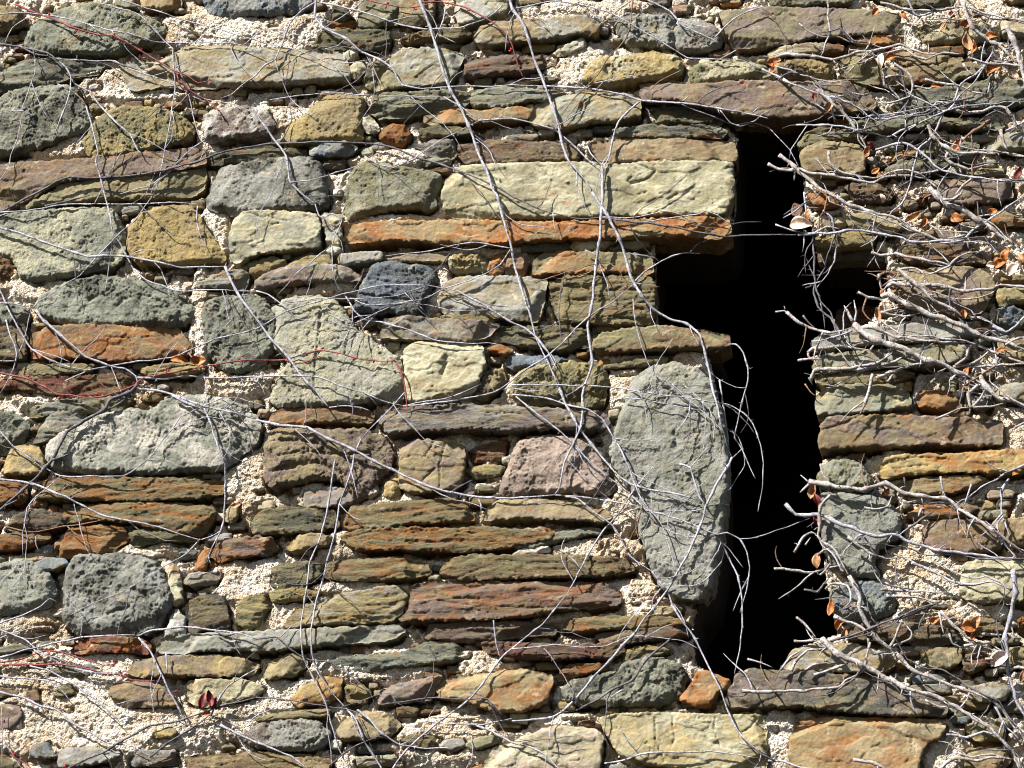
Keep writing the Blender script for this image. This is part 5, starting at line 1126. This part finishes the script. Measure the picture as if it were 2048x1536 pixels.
 't 9|1668,1232 1691,1242 1721,1254 1741,1269', 't 7|1651,1179 1661,1169 1696,1169 1703,1184 1701,1204 1686,1217', 'd 6|1608,1179 1636,1184 1648,1167 1661,1154', 't 6|1640,1150 1652,1140 1660,1126']),
('thorny pale branch fanning over the blue-grey sill slab', [
 't 13|1643,1277 1656,1289 1671,1304 1696,1317 1716,1324 1743,1339 1773,1357 1806,1372 1836,1384 1873,1394 1898,1409 1926,1422 1956,1437 1986,1459 2011,1489 2031,1514 2045,1560', 't 7|1588,1282 1611,1284 1643,1277', 't 7|1593,1234 1616,1254 1633,1277', 't 8|1484,1382 1536,1383 1586,1382 1636,1379 1676,1374 1696,1359 1718,1347 1731,1337', 't 7|1583,1342 1591,1322 1616,1302 1656,1297', 'g 6|1561,1340 1581,1315 1606,1297', 't 6|1611,1340 1626,1330 1661,1325', 't 8|1628,1350 1661,1340 1698,1325', 'g 5|1495,1318 1520,1324 1545,1335', 't 5|1780,1352 1800,1372 1815,1370', 't 6|1850,1400 1880,1415 1898,1412']),
('thick upright stem at the right edge with a white peeling knot', [
 'g 12|2026,1140 2031,1184 2023,1227 2011,1272 2011,1302 2016,1339 2026,1377 2041,1417 2060,1450', 't 8|1881,1222 1903,1244 1923,1264 1946,1287 1971,1294 2001,1307', 'g 6|1898,1267 1906,1287 1926,1297', 't 5|1878,1224 1888,1269', 't 7|1961,1269 2006,1269 2026,1254', 't 8|1970,1318 1990,1318 2012,1312', 't 7|1928,1292 1950,1288 1975,1294', 't 7|2020,1340 2035,1335 2060,1340']),
('pale branches straying along the bottom right corner', [
 't 9|1706,1519 1748,1527 1776,1540', 't 9|1880,1540 1891,1527 1911,1517 1948,1522 1986,1514 2023,1519', 'g 6|1893,1469 1931,1474 1968,1464 1996,1472', 'g 6|2006,1444 1996,1474', 'g 6|1536,1522 1566,1524 1611,1534 1640,1545', 'g 6|1990,1412 2010,1450 2040,1480']),
]
# dry leaves and buds: owner (words from its label), material, x, y, size px, turn
LEAVES = [
 ('wavy white branch', 'o', 1548, 122, 22, .3), ('wavy white branch', 't', 1545, 138, 16, 1.2), ('twig with one upright', 'o', 1752, 24, 15, .8),
 ('branch zigzagging', 'w', 1762, 20, 15, .2), ('branch zigzagging', 'o', 1810, 31, 18, 2.0), ('thick old stem', 'o', 1886, 52, 14, 1.1),
 ('thick old stem', 'o', 1932, 47, 22, .4), ('thick old stem', 'm', 1905, 28, 14, 2.1), ('thick old stem', 'o', 1983, 74, 20, .1), ('thick old stem', 't', 1936, 82, 26, 1.7),
 ('thick old stem', 'o', 1948, 96, 18, 1.2), ('wavy white branch', 'm', 1778, 98, 16, .5), ('curly stub', 'w', 1764, 122, 22, 1.5), ('curly stub', 'o', 1782, 116, 18, .4),
 ('thick old stem', 'o', 1988, 140, 24, .2), ('thick old stem', 'w', 2030, 148, 14, 2.4), ('peeling pinkish', 'm', 1628, 190, 18, 1.6), ('peeling pinkish', 't', 1658, 216, 22, .9),
 ('peeling pinkish', 'o', 1668, 212, 12, .3), ('peeling pinkish', 'o', 1733, 304, 18, 1.3), ('peeling pinkish', 'm', 1742, 292, 18, 2.2), ('thick bent', 'o', 1976, 244, 14, .3),
 ('thick bent', 'o', 1914, 290, 22, 1.1), ('curly stub', 'o', 1872, 172, 18, .2), ('wavy branch crossing', 'o', 1751, 341, 14, .6), ('wavy branch crossing', 'm', 2036, 345, 20, 1.0),
 ('pair of fine', 'w', 1604, 452, 34, -.1), ('pair of fine', 't', 1620, 432, 22, 1.4), ('pair of fine', 'b', 1594, 420, 26, 1.9), ('stout pale', 't', 1826, 434, 26, .5),
 ('stout pale', 'o', 1846, 446, 20, 1.0), ('stout pale', 'w', 1764, 396, 14, 1.9), ('thick mossy', 'o', 1914, 438, 20, -.3), ('thick mossy', 'o', 1984, 422, 16, .3),
 ('thick mossy', 'o', 2012, 512, 26, 1.3), ('thick mossy', 'o', 2000, 528, 20, .5), ('thick mossy', 'w', 2026, 540, 22, .8), ('thick mossy', 't', 2044, 522, 26, 2.1), ('thick mossy', 'w', 1982, 531, 14, 0),
 ('heavy pale', 'o', 1768, 585, 14, 1.4), ('heavy pale', 't', 1756, 628, 22, 1.7), ('heavy pale', 't', 1766, 612, 16, 1.0), ('tapering pale', 'o', 1924, 630, 18, 1.2),
 ('bundle of pale', 'o', 2002, 702, 18, .4), ('bundle of pale', 'o', 1936, 744, 14, 1.4), ('long gnarled', 't', 1624, 980, 26, 1.4), ('long gnarled', 'm', 1632, 1000, 18, 1.8), ('long gnarled', 'o', 2030, 948, 10, .1),
 ('long gnarled', 'o', 1772, 985, 16, .9), ('upright white', 't', 1636, 1122, 22, 1.5), ('upright white', 'm', 1632, 1040, 16, 1.7), ('short white', 'o', 1660, 1214, 24, 1.4), ('short white', 'o', 1682, 1250, 20, .8),
 ('short white', 'o', 1688, 1268, 16, 1.3), ('thick upright', 'o', 1936, 1254, 26, .2), ('thick upright', 't', 1952, 1246, 22, 1.1), ('thick upright', 'o', 1945, 1276, 14, 1.5), ('thick upright', 'w', 2000, 1318, 30, .6),
 ('thick upright', 'o', 1868, 1240, 16, .4), ('thick upright', 't', 2044, 1352, 18, 1.2),
 ('dark vine rising', 'm', 405, 1402, 24, 1.3), ('dark vine rising', 'm', 420, 1396, 24, 1.8), ('dark vine rising', 'm', 428, 1406, 20, 1.2), ('dark vine rising', 'o', 412, 1428, 14, .4),
 ('long grey vine', 't', 470, 1010, 16, .2), ('bright red shoot', 'o', 360, 722, 28, -.15), ('bright red shoot', 'o', 395, 720, 24, .1),
]
BUDS = [('thin red shoot', [(98, 28), (56, 38), (153, 62), (158, 72), (228, 68), (226, 74), (280, 112), (288, 116), (325, 116), (357, 148), (418, 160), (436, 152), (437, 220)]),
        ('red shoot with buds hanging', [(775, 6), (772, 14), (826, 14), (832, 18), (937, 20), (1022, 98), (1020, 102), (1048, 158)]),
        ('bright red shoot', [(57, 752), (118, 796), (193, 788), (333, 738), (408, 734), (485, 712), (645, 696), (574, 720), (706, 718), (787, 720), (775, 723), (748, 722)]),
        ('red shoots trailing', [(115, 1316), (252, 1348), (250, 1354), (352, 1383), (228, 1328), (8, 1442), (30, 1508), (130, 1532)])]
# ------------------------------------------------------------------ grow the climbers on the relief of the wall
def hmax(n):
    """local maximum and a soft blur of the relief: what a stem of that size rests on"""
    H = np.maximum(HM, -0.02)
    M = H.copy()
    for s in range(1, n + 1):
        for ax in (0, 1):
            M = np.maximum(M, np.roll(H, s, ax)); M = np.maximum(M, np.roll(H, -s, ax))
    return M
HREST = hmax(3)
HREST = np.where(SLS > 0.01, 0.0, HREST)

def rest(q):
    gi = np.clip(np.round((q[:, 0] - X0) / GS).astype(int), 0, NX - 1); gj = np.clip(np.round((q[:, 1] - Z0) / GS).astype(int), 0, NZ - 1)
    return HREST[gj, gi]

def smooth(v, n):
    k = np.ones(n) / n
    return np.convolve(np.pad(v, (n // 2, n - 1 - n // 2), mode='edge'), k, 'valid')

def spline(p, step):
    p = np.asarray(p, float)
    if len(p) < 2: return p
    q = np.concatenate([[2 * p[0] - p[1]], p, [2 * p[-1] - p[-2]]])
    out = []
    for i in range(1, len(q) - 2):
        a, b, c, d = q[i - 1], q[i], q[i + 1], q[i + 2]
        n = max(2, int(np.hypot(*(c - b)) / step))
        t = np.arange(n)[:, None] / n
        sp = 0.5 * ((2 * b) + (c - a) * t + (2 * a - 5 * b + 4 * c - d) * t ** 2 + (3 * b - a - 3 * c + d) * t ** 3)
        ln = b + (c - b) * t
        out.append(0.45 * sp + 0.55 * ln)                    # vines kink a little at their nodes
    out.append(q[-2:-1])
    return np.concatenate(out)

def tube(path3, rad, sides=7, seed=0):
    n = len(path3)
    T = np.gradient(path3, axis=0); T /= np.linalg.norm(T, axis=1, keepdims=True) + 1e-9
    ref = np.array([0, -1.0, 0])
    A = np.cross(T, ref); A /= np.linalg.norm(A, axis=1, keepdims=True) + 1e-6
    Bv = np.cross(T, A)
    an = np.linspace(0, 2 * math.pi, sides, endpoint=False)
    r = np.random.RandomState(seed)
    wob = 1 + 0.24 * fbm(np.arange(n)[:, None] * 0.35 + an[None] * 0.0, an[None] * 1.1 + np.zeros((n, 1)), seed, 2)
    V = path3[:, None] + (rad[:, None] * wob)[..., None] * (np.cos(an)[None, :, None] * A[:, None] + np.sin(an)[None, :, None] * Bv[:, None])
    V = V.reshape(-1, 3)
    i = np.arange(n - 1)[:, None] * sides; k = np.arange(sides)[None]; k2 = (k + 1) % sides
    Q = np.stack([i + k, i + k2, i + sides + k2, i + sides + k], -1).reshape(-1, 4)
    # close the ends with a point
    e0 = len(V); V = np.concatenate([V, path3[:1], path3[-1:]])
    kk = np.arange(sides); kn = (kk + 1) % sides
    b = (n - 1) * sides
    Q = np.concatenate([Q, np.stack([np.full(sides, e0), kn, kk, kk], 1), np.stack([np.full(sides, e0 + 1), b + kk, b + kn, b + kn], 1)])
    return V, Q

def tri_quads(me_Q):  # degenerate quads become triangles on validate
    return me_Q

def grow(s, seed, gnarl):
    head, body = s.split('|'); bark, w = head.split(); w = float(w)
    p = spline(pts(body), 7.0)
    n = len(p)
    r = np.random.RandomState(seed)
    nz = fbm(np.arange(n) * 0.16, np.full(n, seed * .37), seed, 3) * (1.6 + (2.2 if gnarl else 0.0))
    nx_ = fbm(np.arange(n) * 0.16, np.full(n, seed * .71 + 9), seed + 3, 3) * (1.2 + (2.2 if gnarl else 0.0))
    fade = np.minimum(1, np.minimum(np.arange(n), np.arange(n)[::-1]) / 6.0)
    p = p + np.stack([nx_ * fade, nz * fade], 1)
    if bark == 'r': w *= 1.35
    wpx = w * (0.78 if gnarl else 0.60) / SCALE / 2
    t = np.linspace(0, 1, n)
    rad = wpx * (1.08 - (0.5 if gnarl else 0.3) * t) * (1 + 0.22 * fbm(np.arange(n) * 0.3, np.full(n, 3.3), seed + 9, 3))
    # swollen nodes
    k = int(r.uniform(3, 8))
    while k < n - 2:
        rad[k] *= r.uniform(1.25, 1.6); rad[max(k - 1, 0)] *= 1.1; rad[k + 1] *= 1.1
        k += int(r.uniform(5, 12))
    rad *= 1 - 0.6 * sstep(0.78, 1.0, t) * (1 if gnarl else 0.6)
    q = wall_xz(p, 0.045)
    h = smooth(rest(q), 9 if w > 6 else 7)
    lift = 0.010 + 0.012 * (0.5 + 0.5 * fbm(np.arange(n) * 0.05, np.full(n, seed * 1.3), seed + 7, 2)) + (0.016 + 0.016 * (r.rand()) if gnarl else 0.004)
    h = np.maximum(smooth(np.maximum(h, 0.012), 7), 0.012) + lift + rad
    q = wall_xz(p, h)
    P3 = np.stack([q[:, 0], -h, q[:, 1]], 1)
    return bark, P3, rad, w

def spurs(P3, rad, seed, dens, gnarl):
    """withered side buds, thorns and clinging rootlets, part of the stem's own surface"""
    r = np.random.RandomState(seed + 77)
    VV = []; QQ = []; b = 0
    n = len(P3)
    k = int(r.uniform(2, 6))
    while k < n - 2:
        d = P3[min(k + 1, n - 1)] - P3[k - 1]; d /= np.linalg.norm(d) + 1e-9
        a = r.uniform(0, 2 * math.pi)
        u = np.cross(d, np.array([0, -1.0, 0])); u /= np.linalg.norm(u) + 1e-6
        v = np.cross(d, u)
        out = math.cos(a) * u + math.sin(a) * v
        if out[1] > 0.35 and not gnarl: out[1] *= -0.4
        L = rad[k] * r.uniform(1.6, 3.6) + r.uniform(0.001, 0.012) * (1.3 if gnarl else 0.7)
        p0 = P3[k]; p1 = p0 + out * L * 0.6 + d * L * 0.25; p2 = p0 + out * L + d * L * r.uniform(.0, .7)
        rr = np.array([1.0, 0.75, 0.35]) * max(0.0012, min(rad[k] * 0.42, 0.003))
        V, Q = tube(np.stack([p0, p1, p2]), rr, 4, seed + k)
        VV.append(V); QQ.append(Q + b); b += len(V)
        if not gnarl and r.rand() < 0.10:                  # a tuft of clinging rootlets
            for _ in range(r.randint(3, 7)):
                g = r.normal(size=3); g[1] = -abs(g[1]) * .3; g /= np.linalg.norm(g)
                g2 = r.normal(size=3); Lr = r.uniform(.005, .016)
                V, Q = tube(np.stack([p0, p0 + g * Lr * .5, p0 + g * Lr + g2 * .002]), np.array([.0011, .0009, .0005]), 4, seed + k)
                VV.append(V); QQ.append(Q + b); b += len(V)
        k += max(1, int(r.uniform(2, 9) / dens))
    if not VV: return None
    return np.concatenate(VV), np.concatenate(QQ)

def run_mesh(name, s, seed, gnarl, org, parent):
    bark, P3, rad, w = grow(s, seed, gnarl)
    V, Q = tube(P3, rad, 8 if w > 7 else 6, seed)
    sp = spurs(P3, rad, seed, 1.0 if gnarl else 0.55, gnarl)
    if sp is not None:
        Q = np.concatenate([Q, sp[1] + len(V)]); V = np.concatenate([V, sp[0]])
    lab = {'r': None, 'd': None, 'g': None, 't': None, 'b': None}[bark]
    return link(name, quadmesh(name, V - org, Q, [BARK[bark]]), parent), P3

def quadmesh(name, V, Q, mats):
    """quads whose last two corners coincide are written as triangles"""
    tri = Q[:, 2] == Q[:, 3]
    me = bpy.data.meshes.new(name)
    F = [tuple(q[:3]) if t else tuple(q) for q, t in zip(Q.tolist(), tri.tolist())]
    me.from_pydata(np.asarray(V).tolist(), [], F)
    me.polygons.foreach_set('use_smooth', np.ones(len(F), bool))
    for m in mats: me.materials.append(m)
    me.update()
    return me

LEAFM['b'] = BARK['b']
def shoots(s, seed, gnarl):
    """hair-fine side shoots off a run, as outlines of their own"""
    head, body = s.split('|'); p = spline(pts(body), 7.0)
    r = np.random.RandomState(seed + 5); out = []
    n = len(p)
    if n < 12: return out
    L = n * 7.0
    cnt = min(5, int(L / (75 if gnarl else 170) + r.uniform(0, 1)))
    for _ in range(cnt):
        k = r.randint(2, n - 2); d = p[k + 1] - p[k - 1]; a = math.atan2(d[1], d[0]) + r.choice([-1, 1]) * r.uniform(.4, 1.1)
        if gnarl and math.cos(a) > 0.2: a = math.pi - a
        x, y = p[k]; q = [(x, y)]
        m = r.randint(3, 7); st = r.uniform(9, 20) if gnarl else r.uniform(14, 30)
        cv = r.uniform(-.25, .25)
        for j in range(m):
            a += cv + r.uniform(-.3, .3); x += math.cos(a) * st; y += math.sin(a) * st; q.append((x, y))
        bark = head.split()[0]
        if bark == 't' and r.rand() < .6: bark = r.choice(['g', 'd', 'b'])
        if bark == 'g' and r.rand() < .3: bark = 'd'
        if bark == 'r': continue
        out.append('%s %.1f|' % (bark, r.uniform(2.8, 4.6) if gnarl else r.uniform(2.4, 3.4)) + ' '.join('%.0f,%.0f' % v for v in q))
    return out

plants = {}
def plant(label, runs, seed, gnarl, group, name):
    _, P3, _, _ = grow(runs[0], seed, gnarl)
    org = P3[0].copy()
    t = thing(name, label, 'vine', tuple(org), group)
    for k, s in enumerate(runs):
        run_mesh('stem' if k == 0 else 'twig', s, seed + 31 * k, gnarl, org, t)
    extra = [e for k, s in enumerate(runs) for e in shoots(s, seed + 31 * k, gnarl)]
    if gnarl:
        rr = np.random.RandomState(seed + 9)
        for s in runs[:1] + [q for q in runs[1:] if len(q) > 60][:2]:
            P = np.array(pts(s.split('|')[1]))
            if len(P) < 5: continue
            if P[0, 0] > P[-1, 0]: P = P[::-1]
            for _ in range(1):
                u = np.linspace(1, 0, len(P))[:, None]
                off = np.array([rr.uniform(-30, 20), rr.choice([-1, 1]) * rr.uniform(12, 46)])
                bend = rr.normal(size=P.shape) * 5
                P2 = P + off * u ** 0.8 + bend
                P2 = P2[int(rr.uniform(0, len(P) * .35)):][::-1]        # from its fork outwards to the tip
                if P2[:, 0].min() < 1600: P2 = P2[P2[:, 0] > 1605]
                if len(P2) > 3:
                    bk = 't' if rr.rand() < 0.5 else 'g'
                    if rr.rand() < 0.45: bk = 'd'
                    head = bk + (' %.1f' % rr.uniform(3.2, 5.5)) + chr(124)
                    extra.append(head + ' '.join('%.0f,%.0f' % tuple(v) for v in P2))
    for k, s in enumerate(extra[:30]):
        run_mesh('twig', s, seed + 500 + 31 * k, gnarl, org, t)
    plants[label] = (t, org)

for i, (lb, runs) in enumerate(VINES):
    red = runs[0].startswith('r')
    plant(lb, runs, 20000 + i * 997, False, 'bare climbing vines on the wall', 'red_shoot' if red else 'climbing_vine')
for i, (lb, runs) in enumerate(TANGLE):
    plant(lb, runs, 70000 + i * 997, True, 'tangled branches beyond the slit', 'creeper_branch')

def owner(key):
    for lb in plants:
        if lb.startswith(key): return plants[lb]
    raise KeyError(key)

def leaf_mesh(size, turn, seed, org, px):
    """a curled, folded dry leaf with some thickness"""
    r = np.random.RandomState(seed)
    q0 = wall_xz([px], 0.05); h = float(np.maximum(rest(q0)[0], 0.01)) + r.uniform(0.028, 0.048)
    c = wall_xz([px], h)[0]
    L = size / SCALE * 0.85; W = L * r.uniform(0.7, 1.15); L *= 0.85
    nu, nv = 9, 7
    V = []
    curl = r.choice([-1, 1]) * r.uniform(1.0, 2.4); fold = r.uniform(0.3, 1.0)
    for a in range(nu):
        u = a / (nu - 1) * 2 - 1
        wd = W * (max(0.0, 1 - abs(u) ** 2.2) ** 0.6) * (0.75 + 0.25 * math.cos(u * 2.0 + .4))
        for b_ in range(nv):
            v = b_ / (nv - 1) * 2 - 1
            x = L * u; y = wd * v * 0.55 * math.cos(fold * abs(v) * .7)
            z = wd * abs(v) * math.sin(fold) * 0.6 + L * 0.45 * math.cos(curl * u) * np.sign(curl) + 0.0025 * noise2(np.array(u * 3 + seed), np.array(v * 3.0), seed)
            V.append((x, y, float(z)))
    V = np.array(V)
    n = len(V)
    V = np.concatenate([V, V + np.array([0, 0, -0.0008])])
    ti = r.uniform(-.5, .5); 
    ct, st = math.cos(turn), math.sin(turn)
    X = V[:, 0] * ct - V[:, 1] * st; Zz = V[:, 0] * st + V[:, 1] * ct; D = V[:, 2]
    X2 = X * math.cos(ti) + D * math.sin(ti); D2 = -X * math.sin(ti) + D * math.cos(ti)
    P = np.stack([c[0] + X2, -h - D2, c[1] + Zz], 1) - org
    Q = []
    for a in range(nu - 1):
        for b_ in range(nv - 1):
            i = a * nv + b_
            Q.append((i, i + nv, i + nv + 1, i + 1)); Q.append((n + i, n + i + 1, n + i + nv + 1, n + i + nv))
    for a in range(nu - 1):
        for b_ in (0, nv - 1):
            i = a * nv + b_; Q.append((i, i + nv, n + i + nv, n + i))
    return P, np.array(Q)

LCOL = dict(o='curled orange dry leaf', w='bleached white dry leaf', m='dark maroon dry leaf', t='tan dry leaf', b='brown shrivelled leaf')
for i, (key, mt, x, y, sz, tn) in enumerate(LEAVES):
    t, org = owner(key)
    V, Q = leaf_mesh(sz, tn, 4000 + i, org, (x, y))
    link('leaf', mesh_from('leaf', V, Q, [LEAFM[mt]]), t, (0, 0, 0), LCOL[mt])
for key, lst in BUDS:
    t, org = owner(key)
    for i, (x, y) in enumerate(lst):
        q0 = wall_xz([(x, y)], 0.05); h = float(max(rest(q0)[0], 0.012)) + 0.022
        c = wall_xz([(x, y)], h)[0]
        r = np.random.RandomState(i * 5 + int(x))
        a = r.uniform(0, 6.28); d = np.array([math.cos(a), -.5, math.sin(a)]) * 0.007
        p0 = np.array([c[0], -h, c[1]])
        V, Q = tube(np.stack([p0 - d, p0 - d * .3, p0 + d * .4, p0 + d]), np.array([.0022, .0042, .0036, .0008]), 7, i)
        link('bud', quadmesh('bud', V - org, Q, [LEAFM['r']]), t)
# ------------------------------------------------------------------ camera, sun, sky
cd = bpy.data.cameras.new('camera'); cam = bpy.data.objects.new('camera', cd); C.objects.link(cam)
cam.location = CAM; cam.rotation_euler = (math.pi / 2 + ELEV, 0, YAW)
cd.sensor_width = 36.0; cd.lens = FPX / 2048 * 36.0; cd.clip_end = 200; cd.clip_start = 0.1
sc = bpy.context.scene; sc.camera = cam
SUNV = Vector((0.50, 0.51, -0.70)).normalized()
ld = bpy.data.lights.new('sun', 'SUN'); sun = bpy.data.objects.new('sun', ld); C.objects.link(sun)
ld.energy = 5.0; ld.angle = math.radians(0.5); ld.color = (1.0, 0.975, 0.94)
sun.rotation_euler = SUNV.to_track_quat('-Z', 'Y').to_euler(); sun.location = (-4, -6, 10)
w = bpy.data.worlds.new('World'); sc.world = w; w.use_nodes = True
nt = w.node_tree; bg = nt.nodes['Background']
sky = nt.nodes.new('ShaderNodeTexSky'); sky.sky_type = 'NISHITA'; sky.sun_disc = False
sky.sun_elevation = math.asin(-SUNV.z); sky.sun_rotation = math.atan2(-SUNV.x, -SUNV.y)
nt.links.new(sky.outputs[0], bg.inputs[0]); bg.inputs[1].default_value = 0.05
sc.view_settings.view_transform = 'Standard'; sc.view_settings.look = 'None'
sc.view_settings.exposure = 1.52; sc.view_settings.gamma = 1.0
sc.cycles.filter_width = 1.05
